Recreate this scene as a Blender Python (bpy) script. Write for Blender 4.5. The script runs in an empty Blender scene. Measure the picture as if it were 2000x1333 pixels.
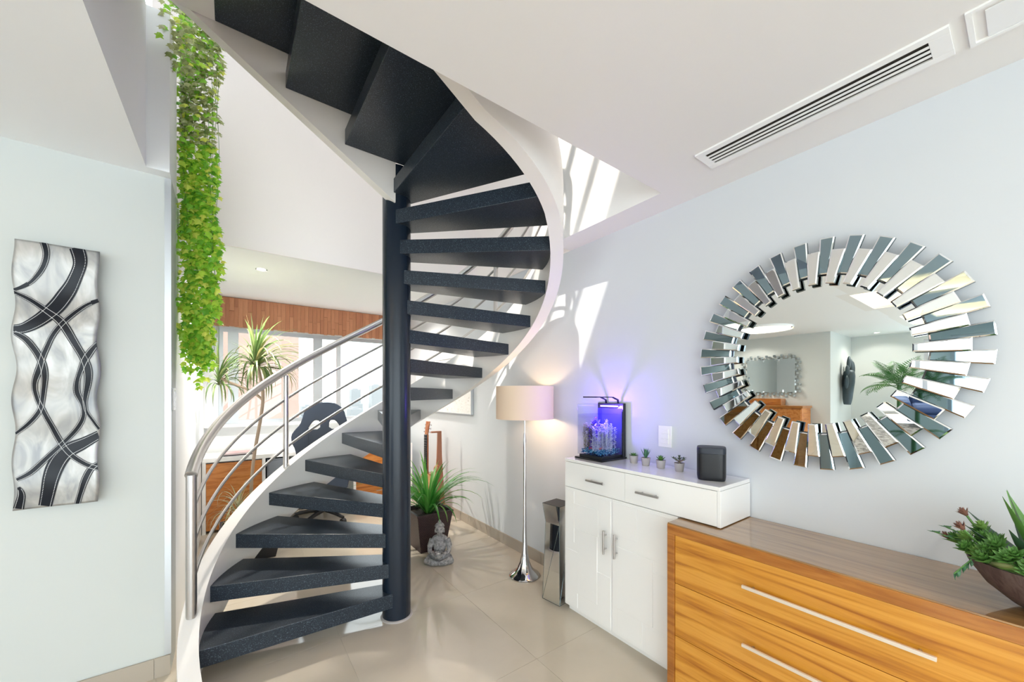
import bpy, bmesh, math, random
from mathutils import Vector, Matrix, Euler
random.seed(7)
PI = math.pi
D2R = math.radians
col = bpy.context.scene.collection
scene = bpy.context.scene

# ---------------------------------------------------------------- camera, world, sun, exposure
cam_d = bpy.data.cameras.new('camera')
cam = bpy.data.objects.new('camera', cam_d)
col.objects.link(cam)
cam.location = (0, 0, 1.4)
cam.rotation_euler = (PI / 2, 0, -0.6319)
cam_d.sensor_width = 36
cam_d.lens = 744.9 / 2000 * 36
cam_d.shift_y = (770.7 - 666.5) / 2000
cam_d.clip_start = 0.02
cam_d.clip_end = 2000
scene.camera = cam

world = bpy.data.worlds.new('sky')
scene.world = world
world.use_nodes = True
wb = world.node_tree.nodes['Background']
wb.inputs[0].default_value = (0.88, 0.95, 1.0, 1)
wb.inputs[1].default_value = 2.9

sun_d = bpy.data.lights.new('sun', 'SUN')
sun_d.energy = 4
sun_d.angle = D2R(0.8)
sun_d.color = (1, 0.93, 0.82)
sun = bpy.data.objects.new('sun', sun_d)
col.objects.link(sun)
sun.rotation_euler = Vector((0.50, 0.36, -0.80)).to_track_quat('-Z', 'Y').to_euler()

vs = scene.view_settings
vs.view_transform = 'Standard'
vs.look = 'None'
vs.gamma = 1
vs.use_curve_mapping = False
vs.exposure = 0.97
cy = scene.cycles
cy.use_denoising = True
cy.max_bounces = 10
cy.diffuse_bounces = 6
cy.glossy_bounces = 6
cy.transmission_bounces = 6
cy.transparent_max_bounces = 12
cy.sample_clamp_indirect = 4
cy.caustics_reflective = False
cy.caustics_refractive = False


def area_light(name, loc, dirv, sx, sy, energy, color=(1, 1, 1), portal=False):
    d = bpy.data.lights.new(name, 'AREA')
    d.shape = 'RECTANGLE'
    d.size, d.size_y = sx, sy
    d.energy = energy
    d.color = color
    if portal:
        d.cycles.is_portal = True
    o = bpy.data.objects.new(name, d)
    o.location = loc
    o.rotation_euler = Vector(dirv).to_track_quat('-Z', 'Z').to_euler()
    col.objects.link(o)
    return o


# portals only steer sky sampling through the modelled openings
area_light('portal_office', (0.9, 5.50, 1.6), (0, -1, 0), 2.4, 1.3, 1, portal=True)
area_light('portal_terrace', (-5.60, -0.95, 1.17), (1, 0, 0), 4.1, 2.4, 1, portal=True)
area_light('portal_rear', (-1.6, -3.15, 1.25), (0, 1, 0), 6.2, 2.4, 1, portal=True)
area_light('portal_stairwell', (0.86, 2.33, 3.27), (0, 0, -1), 2.38, 2.29, 1, portal=True)


# ---------------------------------------------------------------- materials
def mat(name, color, rough=0.5, metal=0.0, coat=0.0, emis=None, es=0.0, spec=None, trans=0.0, ior=None, sheen=0.0):
    m = bpy.data.materials.new(name)
    m.use_nodes = True
    b = m.node_tree.nodes['Principled BSDF']
    b.inputs['Base Color'].default_value = (*color, 1)
    b.inputs['Roughness'].default_value = rough
    b.inputs['Metallic'].default_value = metal
    b.inputs['Coat Weight'].default_value = coat
    b.inputs['Coat Roughness'].default_value = 0.04
    if spec is not None:
        b.inputs['Specular IOR Level'].default_value = spec
    if trans:
        b.inputs['Transmission Weight'].default_value = trans
    if ior:
        b.inputs['IOR'].default_value = ior
    if emis:
        b.inputs['Emission Color'].default_value = (*emis, 1)
        b.inputs['Emission Strength'].default_value = es
    return m


def nd(m, t, **kw):
    n = m.node_tree.nodes.new(t)
    for k, v in kw.items():
        setattr(n, k, v)
    return n


def lk(m, a, b):
    m.node_tree.links.new(a, b)


def bsdf(m):
    return m.node_tree.nodes['Principled BSDF']


def coords(m, scale=(1, 1, 1), kind='Object', rot=(0, 0, 0)):
    tc = nd(m, 'ShaderNodeTexCoord')
    mp = nd(m, 'ShaderNodeMapping')
    mp.inputs['Scale'].default_value = scale
    mp.inputs['Rotation'].default_value = rot
    lk(m, tc.outputs[kind], mp.inputs['Vector'])
    return mp.outputs['Vector']


def ramp(m, fac, stops):
    r = nd(m, 'ShaderNodeValToRGB')
    e = r.color_ramp.elements
    while len(e) < len(stops):
        e.new(0.5)
    for i, (p, c) in enumerate(stops):
        e[i].position = p
        e[i].color = (*c, 1)
    lk(m, fac, r.inputs['Fac'])
    return r.outputs['Color']


def noise(m, vec, scale, detail=4, rough=0.5, dist=0.0):
    n = nd(m, 'ShaderNodeTexNoise')
    n.inputs['Scale'].default_value = scale
    n.inputs['Detail'].default_value = detail
    n.inputs['Roughness'].default_value = rough
    n.inputs['Distortion'].default_value = dist
    lk(m, vec, n.inputs['Vector'])
    return n.outputs['Fac']


def bump(m, h, strength=0.2, dist=0.01):
    b = nd(m, 'ShaderNodeBump')
    b.inputs['Strength'].default_value = strength
    b.inputs['Distance'].default_value = dist
    lk(m, h, b.inputs['Height'])
    lk(m, b.outputs['Normal'], bsdf(m).inputs['Normal'])


def paint(name, c):
    m = mat(name, c, 0.55)
    bump(m, noise(m, coords(m), 60, 3), 0.05, 0.002)
    return m


def wood(name, c1, c2, c3, scale=(1.2, 22, 22), rough=0.3, coat=0.3, kind='Object', ns=3.0):
    m = mat(name, c1, rough, coat=coat)
    v = coords(m, scale, kind)
    f = noise(m, v, ns, 5, 0.55, 0.6)
    c = ramp(m, f, [(0.3, c3), (0.46, c1), (0.6, c2), (0.75, c1)])
    lk(m, c, bsdf(m).inputs['Base Color'])
    bump(m, f, 0.05, 0.002)
    return m


M = {}
M['wall_white'] = paint('wall_white', (0.57, 0.60, 0.585))
M['wall_bright'] = paint('wall_bright', (0.83, 0.85, 0.86))
M['wall_grey'] = paint('wall_grey', (0.655, 0.685, 0.715))
M['wall_peach'] = paint('wall_peach', (0.93, 0.865, 0.835))
M['ceiling'] = paint('ceiling', (0.80, 0.785, 0.765))
M['ceil_white'] = paint('ceil_white', (0.85, 0.86, 0.87))
M['grout'] = mat('grout', (0.50, 0.46, 0.39), 0.4)
m = M['tile'] = mat('porcelain_tile', (0.55, 0.49, 0.40), 0.07, spec=0.5)
f = noise(m, coords(m, (1, 1, 1), 'Object'), 2.2, 6, 0.6, 0.4)
lk(m, ramp(m, f, [(0.3, (0.50, 0.445, 0.36)), (0.7, (0.56, 0.50, 0.41))]), bsdf(m).inputs['Base Color'])
M['base_tile'] = mat('base_tile', (0.42, 0.37, 0.31), 0.15)
# black granite with pale flecks
m = M['granite'] = mat('granite', (0.012, 0.014, 0.018), 0.26, spec=0.35)
bsdf(m).inputs['Coat Roughness'].default_value = 0.22
bsdf(m).inputs['Coat IOR'].default_value = 1.8
v = coords(m)
f1 = noise(m, v, 210, 2, 0.8)
c = ramp(m, f1, [(0.0, (0.010, 0.015, 0.024)), (0.58, (0.018, 0.026, 0.038)), (0.72, (0.15, 0.20, 0.24))])
lk(m, c, bsdf(m).inputs['Base Color'])
f2 = noise(m, v, 500, 1, 0.5)
rr = nd(m, 'ShaderNodeMapRange')
rr.inputs[3].default_value = 0.20
rr.inputs[4].default_value = 0.42
lk(m, f2, rr.inputs[0])
lk(m, rr.outputs[0], bsdf(m).inputs['Roughness'])
bump(m, f2, 0.05, 0.001)
M['column'] = mat('column_granite', (0.008, 0.015, 0.027), 0.26, spec=0.4)
bump(M['column'], noise(M['column'], coords(M['column']), 90, 3), 0.12, 0.001)
M['stringer'] = mat('stringer_white', (0.80, 0.77, 0.74), 0.35)
M['steel'] = mat('brushed_steel', (0.55, 0.53, 0.52), 0.33, 1.0)
M['bar_handle'] = mat('bar_handle', (0.80, 0.72, 0.62), 0.35, 0.45)
M['chrome'] = mat('chrome', (0.72, 0.72, 0.74), 0.07, 1.0)
M['alu'] = mat('aluminium', (0.60, 0.63, 0.66), 0.35, 0.7)
M['gloss_white'] = mat('gloss_white', (0.90, 0.90, 0.89), 0.12, coat=0.6)
M['matte_black'] = mat('matte_black', (0.012, 0.014, 0.018), 0.45)
M['black_gloss'] = mat('black_gloss', (0.01, 0.011, 0.013), 0.12)
M['ribbon_black'] = mat('ribbon_black', (0.006, 0.008, 0.014), 0.30, spec=0.25)
M['navy'] = mat('navy_leather', (0.022, 0.034, 0.060), 0.42)
M['navy_dark'] = mat('dark_leather', (0.012, 0.017, 0.030), 0.45)
M['mirror'] = mat('mirror_glass', (0.88, 0.91, 0.91), 0.0, 1.0)
M['mirror_smoke'] = mat('smoked_mirror', (0.27, 0.37, 0.43), 0.02, 1.0)
M['mirror_edge'] = mat('mirror_edge', (0.10, 0.14, 0.15), 0.15, 0.6)
M['mirror_bevel'] = mat('mirror_bevel', (0.93, 0.96, 0.97), 0.03, 1.0)
M['dresser_wood'] = wood('dresser_wood', (0.56, 0.235, 0.022), (0.66, 0.31, 0.045), (0.33, 0.10, 0.006), (1, 0.55, 12), 0.28, 0.3, ns=2.6)
M['frame_wood'] = wood('frame_wood', (0.36, 0.125, 0.016), (0.44, 0.17, 0.028), (0.25, 0.075, 0.008), (6, 1.2, 12), 0.28, 0.4)
M['top_wood'] = wood('top_wood', (0.30, 0.155, 0.05), (0.38, 0.21, 0.08), (0.22, 0.10, 0.03), (14, 0.8, 14), 0.30, 1.0)
bsdf(M['top_wood']).inputs['Coat IOR'].default_value = 1.6
bsdf(M['top_wood']).inputs['Coat Roughness'].default_value = 0.0
M['desk_wood'] = wood('desk_wood', (0.50, 0.17, 0.03), (0.60, 0.24, 0.06), (0.36, 0.10, 0.015), (1.5, 10, 10), 0.35, 0.1)
M['strip_wood'] = mat('strip_wood', (0.5, 0.22, 0.1), 0.55)
m = M['strip_wood']
oi = nd(m, 'ShaderNodeObjectInfo')
cc = ramp(m, oi.outputs['Random'], [(0.0, (0.40, 0.155, 0.075)), (0.5, (0.47, 0.195, 0.095)), (1.0, (0.56, 0.25, 0.13))])
mx = nd(m, 'ShaderNodeMix', data_type='RGBA', blend_type='MULTIPLY')
mx.inputs[0].default_value = 0.5
lk(m, cc, mx.inputs[6])
lk(m, ramp(m, noise(m, coords(m, (30, 30, 3)), 3, 3), [(0.3, (0.75, 0.7, 0.65)), (0.7, (1, 1, 1))]), mx.inputs[7])
lk(m, mx.outputs[2], bsdf(m).inputs['Base Color'])
M['shade'] = mat('linen_shade', (0.62, 0.50, 0.39), 0.8, emis=(1.0, 0.70, 0.46), es=0.10)
M['bulb'] = mat('bulb', (1, 1, 1), 0.4, emis=(1, 0.72, 0.42), es=8)
M['downlight'] = mat('downlight', (1, 1, 1), 0.4, emis=(1, 0.9, 0.75), es=9)
M['cove_led'] = mat('cove_led', (1, 1, 1), 0.4, emis=(1, 0.70, 0.36), es=9)
M['stone'] = mat('grey_stone', (0.30, 0.29, 0.28), 0.85)
m = M['stone']
f = noise(m, coords(m), 45, 6, 0.65)
lk(m, ramp(m, f, [(0.32, (0.085, 0.085, 0.09)), (0.5, (0.27, 0.265, 0.26)), (0.72, (0.46, 0.45, 0.43))]), bsdf(m).inputs['Base Color'])
bump(m, f, 0.6, 0.004)
m = M['wicker'] = mat('dark_wicker', (0.045, 0.022, 0.022), 0.45)
br = nd(m, 'ShaderNodeTexBrick')
br.inputs['Scale'].default_value = 1
br.inputs['Brick Width'].default_value = 0.016
br.inputs['Row Height'].default_value = 0.009
br.inputs['Mortar Size'].default_value = 0.0016
br.inputs['Color1'].default_value = (0.075, 0.038, 0.036, 1)
br.inputs['Color2'].default_value = (0.045, 0.022, 0.024, 1)
br.inputs['Mortar'].default_value = (0.006, 0.004, 0.005, 1)
tc = nd(m, 'ShaderNodeTexCoord')
sp = nd(m, 'ShaderNodeSeparateXYZ')
cb = nd(m, 'ShaderNodeCombineXYZ')
ad = nd(m, 'ShaderNodeMath', operation='ADD')
lk(m, tc.outputs['Object'], sp.inputs[0])
lk(m, sp.outputs[0], ad.inputs[0])
lk(m, sp.outputs[1], ad.inputs[1])
lk(m, ad.outputs[0], cb.inputs[0])
lk(m, sp.outputs[2], cb.inputs[1])
lk(m, cb.outputs[0], br.inputs['Vector'])
lk(m, br.outputs['Color'], bsdf(m).inputs['Base Color'])
bump(m, br.outputs['Fac'], -0.5, 0.004)
M['pot_grey'] = mat('cement', (0.42, 0.39, 0.37), 0.85)
bump(M['pot_grey'], noise(M['pot_grey'], coords(M['pot_grey']), 120, 4), 0.3, 0.002)
M['soil'] = mat('soil', (0.03, 0.02, 0.015), 0.9)
M['bark'] = mat('bark_chips', (0.22, 0.13, 0.08), 0.85)
lk(M['bark'], ramp(M['bark'], nd(M['bark'], 'ShaderNodeNewGeometry').outputs['Random Per Island'], [(0, (0.10, 0.055, 0.03)), (0.6, (0.30, 0.18, 0.10)), (1, (0.55, 0.42, 0.30))]), bsdf(M['bark']).inputs['Base Color'])
M['trunk'] = mat('trunk', (0.36, 0.27, 0.20), 0.8)
bump(M['trunk'], noise(M['trunk'], coords(M['trunk'], (1, 1, 4)), 30, 3), 0.5, 0.004)


def leafmat(name, stops, rough=0.4, island=False, transl=0.42):
    m = mat(name, stops[0][1], rough)
    if island:
        fac = nd(m, 'ShaderNodeNewGeometry').outputs['Random Per Island']
    else:
        fac = nd(m, 'ShaderNodeObjectInfo').outputs['Random']
    c = ramp(m, fac, stops)
    lk(m, c, bsdf(m).inputs['Base Color'])
    tr = nd(m, 'ShaderNodeBsdfTranslucent')
    lk(m, c, tr.inputs['Color'])
    ms = nd(m, 'ShaderNodeMixShader')
    ms.inputs[0].default_value = transl
    out = [n for n in m.node_tree.nodes if n.type == 'OUTPUT_MATERIAL'][0]
    lk(m, bsdf(m).outputs[0], ms.inputs[1])
    lk(m, tr.outputs[0], ms.inputs[2])
    lk(m, ms.outputs[0], out.inputs[0])
    return m


ivs = [(0, (0.15, 0.44, 0.035)), (0.35, (0.32, 0.66, 0.05)), (0.7, (0.54, 0.78, 0.08)), (1, (0.82, 0.82, 0.15))]
M['ivy'] = leafmat('ivy_leaf', ivs)
M['ivy_mass'] = leafmat('ivy_leaf_mass', ivs, island=True)
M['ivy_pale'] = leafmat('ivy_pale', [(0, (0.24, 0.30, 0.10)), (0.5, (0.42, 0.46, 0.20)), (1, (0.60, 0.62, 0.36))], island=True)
M['grass'] = leafmat('grass_leaf', [(0, (0.03, 0.17, 0.025)), (0.5, (0.07, 0.30, 0.045)), (1, (0.20, 0.42, 0.10))], 0.35)
M['draca'] = leafmat('dracaena_leaf', [(0, (0.09, 0.16, 0.05)), (0.5, (0.15, 0.24, 0.08)), (1, (0.30, 0.27, 0.11))], 0.5, transl=0.2)
M['spider'] = leafmat('spider_leaf', [(0, (0.28, 0.34, 0.14)), (0.5, (0.50, 0.50, 0.30)), (1, (0.72, 0.66, 0.50))], 0.45)
M['palm'] = leafmat('palm_leaf', [(0, (0.03, 0.12, 0.03)), (1, (0.09, 0.22, 0.06))], 0.4, transl=0.2)
M['succ_a'] = mat('succulent_grey', (0.07, 0.20, 0.10), 0.5)
M['succ_b'] = mat('succulent_green', (0.10, 0.25, 0.05), 0.5)
M['succ_c'] = mat('succulent_dark', (0.09, 0.13, 0.08), 0.5)
M['succ_red'] = mat('succulent_red', (0.22, 0.10, 0.07), 0.5)
M['aloe'] = mat('aloe_green', (0.10, 0.26, 0.045), 0.4)
M['aloe_dark'] = mat('aloe_dark', (0.025, 0.07, 0.035), 0.4)
M['sprig'] = mat('sprig', (0.20, 0.36, 0.08), 0.5)
M['bowl'] = wood('bowl', (0.085, 0.05, 0.045), (0.12, 0.08, 0.07), (0.05, 0.03, 0.03), (20, 20, 4), 0.6, 0)
M['paper'] = mat('paper', (0.80, 0.55, 0.55), 0.7)
M['hull'] = mat('peach_render', (0.34, 0.235, 0.20), 0.8)
M['far_white'] = mat('far_white', (0.19, 0.20, 0.21), 0.9)
M['far_green'] = mat('far_green', (0.115, 0.14, 0.115), 0.9)
M['guitar'] = wood('guitar_wood', (0.34, 0.10, 0.03), (0.45, 0.17, 0.06), (0.22, 0.05, 0.015), (14, 14, 2), 0.2, 0.6)
M['guitar_top'] = wood('guitar_top', (0.62, 0.36, 0.16), (0.70, 0.44, 0.22), (0.5, 0.27, 0.11), (14, 14, 2), 0.2, 0.6)
M['stand_wood'] = mat('stand_wood', (0.36, 0.14, 0.075), 0.4)
M['blue_fabric'] = mat('blue_fabric', (0.03, 0.06, 0.16), 0.8)
m = M['rug'] = mat('shag_rug', (0.36, 0.33, 0.30), 0.95)
f = noise(m, coords(m), 22, 6, 0.7)
lk(m, ramp(m, f, [(0.35, (0.12, 0.11, 0.10)), (0.6, (0.5, 0.47, 0.43))]), bsdf(m).inputs['Base Color'])
bump(m, f, 0.8, 0.02)
m = M['art_metal'] = mat('brushed_art_metal', (0.72, 0.72, 0.72), 0.45, 0.6)
v = coords(m, (1, 1, 1))
f = noise(m, coords(m, (5, 5, 2.2), rot=(0, 0.5, 0)), 2.2, 3, 0.55, 1.2)
lk(m, ramp(m, f, [(0.3, (0.27, 0.28, 0.29)), (0.52, (0.43, 0.425, 0.41)), (0.8, (0.62, 0.62, 0.62))]), bsdf(m).inputs['Base Color'])
bump(m, f, 0.25, 0.01)
m = M['canvas_art'] = mat('canvas_art', (0.78, 0.76, 0.72), 0.8)
f = noise(m, coords(m, (1, 3, 6)), 9, 6, 0.7, 0.5)
lk(m, ramp(m, f, [(0.30, (0.45, 0.38, 0.33)), (0.42, (0.80, 0.78, 0.75)), (0.7, (0.86, 0.86, 0.84))]), bsdf(m).inputs['Base Color'])


def glassy(name, color, refl=1.45):
    m = bpy.data.materials.new(name)
    m.use_nodes = True
    nt = m.node_tree
    nt.nodes.clear()
    out = nt.nodes.new('ShaderNodeOutputMaterial')
    t = nt.nodes.new('ShaderNodeBsdfTransparent')
    t.inputs[0].default_value = (*color, 1)
    g = nt.nodes.new('ShaderNodeBsdfGlossy')
    g.inputs['Roughness'].default_value = 0.0
    lw = nt.nodes.new('ShaderNodeLayerWeight')
    lw.inputs[0].default_value = 0.5
    pw = nt.nodes.new('ShaderNodeMath')
    pw.operation = 'POWER'
    pw.inputs[1].default_value = 4
    fr = nt.nodes.new('ShaderNodeMath')
    fr.operation = 'MULTIPLY_ADD'
    fr.inputs[1].default_value = .75
    fr.inputs[2].default_value = ((refl - 1) / (refl + 1)) ** 2
    nt.links.new(lw.outputs['Facing'], pw.inputs[0])
    nt.links.new(pw.outputs[0], fr.inputs[0])
    mi = nt.nodes.new('ShaderNodeMixShader')
    nt.links.new(fr.outputs[0], mi.inputs[0])
    nt.links.new(t.outputs[0], mi.inputs[1])
    nt.links.new(g.outputs[0], mi.inputs[2])
    nt.links.new(mi.outputs[0], out.inputs[0])
    return m


M['glass'] = glassy('clear_glass', (0.97, 0.99, 0.99))
M['tank_glass'] = glassy('tank_glass', (0.95, 0.97, 0.98), 1.3)
M['water'] = glassy('water', (0.93, 0.93, 0.99), 1.1)
M['gravel'] = mat('blue_gravel', (0.02, 0.16, 0.35), 0.5)
lk(M['gravel'], ramp(M['gravel'], nd(M['gravel'], 'ShaderNodeNewGeometry').outputs['Random Per Island'], [(0, (0.01, 0.05, 0.25)), (0.5, (0.02, 0.22, 0.45)), (1, (0.25, 0.55, 0.70))]), bsdf(M['gravel']).inputs['Base Color'])
M['white_weed'] = mat('white_weed', (0.66, 0.66, 0.80), 0.5)
M['tan_weed'] = mat('tan_weed', (0.42, 0.38, 0.26), 0.5)
M['purple_weed'] = mat('purple_weed', (0.16, 0.06, 0.75), 0.5)
M['coral'] = mat('coral', (0.85, 0.12, 0.08), 0.5)
M['uv_led'] = mat('uv_led', (0.2, 0.1, 1), 0.4, emis=(0.16, 0.07, 1.0), es=14)
M['slot_dark'] = mat('slot_dark', (0.035, 0.028, 0.022), 0.8)


# ---------------------------------------------------------------- geometry helpers
class MB:
    def __init__(s):
        s.v = []
        s.f = []
        s.mi = []
        s.cur = 0

    def add(s, vs_, fs_):
        n = len(s.v)
        s.v += [tuple(p) for p in vs_]
        for f_ in fs_:
            s.f.append([n + i for i in f_])
            s.mi.append(s.cur)
        return s

    def box(s, x0, x1, y0, y1, z0, z1):
        return s.add([(x0, y0, z0), (x1, y0, z0), (x1, y1, z0), (x0, y1, z0), (x0, y0, z1), (x1, y0, z1), (x1, y1, z1), (x0, y1, z1)],
                     [(0, 3, 2, 1), (4, 5, 6, 7), (0, 1, 5, 4), (1, 2, 6, 5), (2, 3, 7, 6), (3, 0, 4, 7)])

    def prism(s, pts, z0, z1):
        n = len(pts)
        vs_ = [(p[0], p[1], z0) for p in pts] + [(p[0], p[1], z1) for p in pts]
        fs_ = [tuple(reversed(range(n))), tuple(range(n, 2 * n))] + [(i, (i + 1) % n, n + (i + 1) % n, n + i) for i in range(n)]
        return s.add(vs_, fs_)

    def loft(s, rings, cap=True, close=True):
        n = len(rings[0])
        vs_ = [p for r in rings for p in r]
        fs_ = []
        for k in range(len(rings) - 1):
            for i in range(n if close else n - 1):
                a, b = k * n + i, k * n + (i + 1) % n
                fs_.append((a, b, b + n, a + n))
        if cap:
            fs_.append(tuple(reversed(range(n))))
            fs_.append(tuple((len(rings) - 1) * n + i for i in range(n)))
        return s.add(vs_, fs_)

    def lathe(s, prof, seg=32, c=(0, 0), cap=True):
        rings = [[(c[0] + r * math.cos(2 * PI * i / seg), c[1] + r * math.sin(2 * PI * i / seg), z) for i in range(seg)] for r, z in prof]
        return s.loft(rings, cap)

    def tube(s, pts, r, seg=10, cap=True):
        pts = [Vector(p) for p in pts]
        rr_ = r if isinstance(r, (list, tuple)) else [r] * len(pts)
        rings = []
        up = None
        for i, p in enumerate(pts):
            t = (pts[min(i + 1, len(pts) - 1)] - pts[max(i - 1, 0)]).normalized()
            if up is None:
                up = Vector((0, 0, 1)) if abs(t.z) < 0.9 else Vector((1, 0, 0))
            a = t.cross(up)
            if a.length < 1e-6:
                a = t.orthogonal()
            a.normalize()
            b = t.cross(a).normalized()
            up = b if b.dot(up) > 0 else -b
            b = up
            a = t.cross(b).normalized()
            rings.append([tuple(p + rr_[i] * (math.cos(2 * PI * k / seg) * a + math.sin(2 * PI * k / seg) * b)) for k in range(seg)])
        return s.loft(rings, cap)

    def ell(s, c, r, seg=16, rings=10, rot=None):
        vs_ = []
        R = rot.to_matrix() if rot else Matrix.Identity(3)
        for j in range(1, rings):
            th = PI * j / rings
            for i in range(seg):
                ph = 2 * PI * i / seg
                q = R @ Vector((r[0] * math.sin(th) * math.cos(ph), r[1] * math.sin(th) * math.sin(ph), r[2] * math.cos(th)))
                vs_.append((c[0] + q.x, c[1] + q.y, c[2] + q.z))
        q = R @ Vector((0, 0, r[2]))
        vs_.append((c[0] + q.x, c[1] + q.y, c[2] + q.z))
        vs_.append((c[0] - q.x, c[1] - q.y, c[2] - q.z))
        fs_ = []
        T = len(vs_) - 2
        for j in range(rings - 2):
            for i in range(seg):
                a, b = j * seg + i, j * seg + (i + 1) % seg
                fs_.append((a, a + seg, b + seg, b))
        for i in range(seg):
            fs_.append((T, i, (i + 1) % seg))
            k = (rings - 2) * seg
            fs_.append((T + 1, k + (i + 1) % seg, k + i))
        return s.add(vs_, fs_)

    def xf(s, start, mtx):
        for i in range(start, len(s.v)):
            s.v[i] = tuple(mtx @ Vector(s.v[i]))
        return s

    def mesh(s, name, mats, smooth=None):
        me = bpy.data.meshes.new(name)
        me.from_pydata(s.v, [], s.f)
        if not isinstance(mats, (list, tuple)):
            mats = [mats]
        for mm in mats:
            me.materials.append(mm)
        if len(mats) > 1:
            me.polygons.foreach_set('material_index', s.mi)
        bm = bmesh.new()
        bm.from_mesh(me)
        bmesh.ops.recalc_face_normals(bm, faces=bm.faces)
        bm.to_mesh(me)
        bm.free()
        if smooth is not None:
            me.polygons.foreach_set('use_smooth', [True] * len(me.polygons))
            me.set_sharp_from_angle(angle=D2R(smooth))
        me.update()
        return me


def put(name, me, parent=None, loc=(0, 0, 0), rot=None, scale=None, bev=0, kind=None, seg=2):
    o = bpy.data.objects.new(name, me)
    col.objects.link(o)
    o.location = loc
    if rot is not None:
        o.rotation_euler = rot
    if scale is not None:
        o.scale = scale
    if parent:
        o.parent = parent
    if bev:
        b = o.modifiers.new('bevel', 'BEVEL')
        b.width = bev
        b.segments = seg
        b.limit_method = 'ANGLE'
        b.angle_limit = D2R(40)
    if kind:
        o['kind'] = kind
    return o


def boxo(name, mt, parent, x0, x1, y0, y1, z0, z1, bev=0, kind=None):
    # box object with its origin at its own centre, so textures and copies stay local
    cx, cyy, cz = (x0 + x1) / 2, (y0 + y1) / 2, (z0 + z1) / 2
    me = MB().box(x0 - cx, x1 - cx, y0 - cyy, y1 - cyy, z0 - cz, z1 - cz).mesh(name, mt)
    return put(name, me, parent, (cx, cyy, cz), bev=bev, kind=kind)


def tag(o, label, cat, group=None):
    o['label'] = label
    o['category'] = cat
    if group:
        o['group'] = group
    return o


def thing(name, label, cat, loc=(0, 0, 0), rz=0, group=None):
    o = bpy.data.objects.new(name, None)
    o.empty_display_size = 0.05
    col.objects.link(o)
    o.location = loc
    o.rotation_euler = (0, 0, rz)
    return tag(o, label, cat, group)


def shape2d(splines, depth, bevel=0.0, res=2):
    """filled outline with holes -> mesh in the XY plane, extruded along Z"""
    cu = bpy.data.curves.new('outline', 'CURVE')
    cu.dimensions = '2D'
    cu.fill_mode = 'BOTH'
    cu.extrude = depth / 2
    cu.bevel_depth = bevel
    cu.bevel_resolution = res
    for pts in splines:
        sp_ = cu.splines.new('POLY')
        sp_.points.add(len(pts) - 1)
        for i, p in enumerate(pts):
            sp_.points[i].co = (p[0], p[1], 0, 1)
        sp_.use_cyclic_u = True
    o = bpy.data.objects.new('outline', cu)
    me = bpy.data.meshes.new_from_object(o)
    bpy.data.objects.remove(o)
    return me


def smooth_poly(pts, it=2):
    for _ in range(it):
        q = []
        n = len(pts)
        for i in range(n):
            a, b = pts[i], pts[(i + 1) % n]
            q.append((a[0] * .75 + b[0] * .25, a[1] * .75 + b[1] * .25))
            q.append((a[0] * .25 + b[0] * .75, a[1] * .25 + b[1] * .75))
        pts = q
    return pts


def cr(pts, n=6):
    """Catmull-Rom resample of an open polyline of tuples of any length"""
    P = [pts[0]] + list(pts) + [pts[-1]]
    out = []
    for i in range(1, len(P) - 2):
        for k in range(n):
            t = k / n
            out.append(tuple(0.5 * (2 * b + (c_ - a) * t + (2 * a - 5 * b + 4 * c_ - d) * t * t + (3 * b - a - 3 * c_ + d) * t ** 3)
                             for a, b, c_, d in zip(P[i - 1], P[i], P[i + 1], P[i + 2])))
    out.append(tuple(pts[-1]))
    return out


# ---------------------------------------------------------------- room
CEIL = 2.484
UP = 3.257           # upper floor level
WR = 2.057           # right wall
WL = 2.562           # face of the pier with the art
PX = -0.253          # office left wall face / pier end
OX0, OX1, OX2 = -0.333, 1.86, WR
OY0, OY1, OY2 = 1.182, 2.06, 3.4745

fl = put('floor', MB().box(-5.6, 2.2, -3.2, 5.6, -0.14, -0.0015).mesh('floor', M['grout']), kind='structure')
TS = 0.80
tile_me = MB().box(-TS / 2 + .0008, TS / 2 - .0008, -TS / 2 + .0008, TS / 2 - .0008, -0.012, 0).mesh('tile', M['tile'])
for i in range(10):
    for j in range(11):
        x, y = WR - 0.36 - i * TS, 5.15 - j * TS
        if x < -5.3 or y < -3.0:
            continue
        if y > 4.0 and x < -3.0:
            continue
        put('tile', tile_me, fl, (x, y, random.uniform(-.0003, .0003)))


def wall(name, mt, x0, x1, y0, y1, z0, z1):
    return put(name, MB().box(x0, x1, y0, y1, z0, z1).mesh(name, mt), kind='structure')


wall('wall_right', M['wall_grey'], WR, WR + .15, -3.2, 5.6, 0, UP)
wall('wall_left', M['wall_white'], -1.22, PX, WL, WL + .22, 0, CEIL + .02)
wall('wall_office', M['wall_bright'], PX - .12, PX, WL + .22, 5.6, 0, CEIL + .02)
wall('wall_passage', M['wall_white'], -4.35, PX - .12, 4.15, 4.3, 0, CEIL + .02)
wall('wall_lounge', M['wall_white'], -4.35, -4.2, 2.13, 4.15, 0, CEIL + .02)
wall('wall_alcove', M['wall_white'], -5.6, -4.2, 2.05, 2.13, 0, CEIL + .02)
w = MB().box(-5.6, -5.45, 1.10, 2.05, 0, CEIL + .02)
w.box(-5.6, -5.45, -3.0, 1.10, 2.34, CEIL + .02).box(-5.6, -5.45, -3.2, -3.0, 0, CEIL + .02)
put('wall_terrace', w.mesh('wall_terrace', M['wall_white']), kind='structure')
w = MB().box(-5.6, 2.2, -3.2, -3.05, 2.42, CEIL + .02).box(-5.6, -4.7, -3.2, -3.05, 0, 2.42).box(1.5, 2.2, -3.2, -3.05, 0, 2.42)
put('wall_rear', w.mesh('wall_rear', M['wall_white']), kind='structure')
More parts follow.
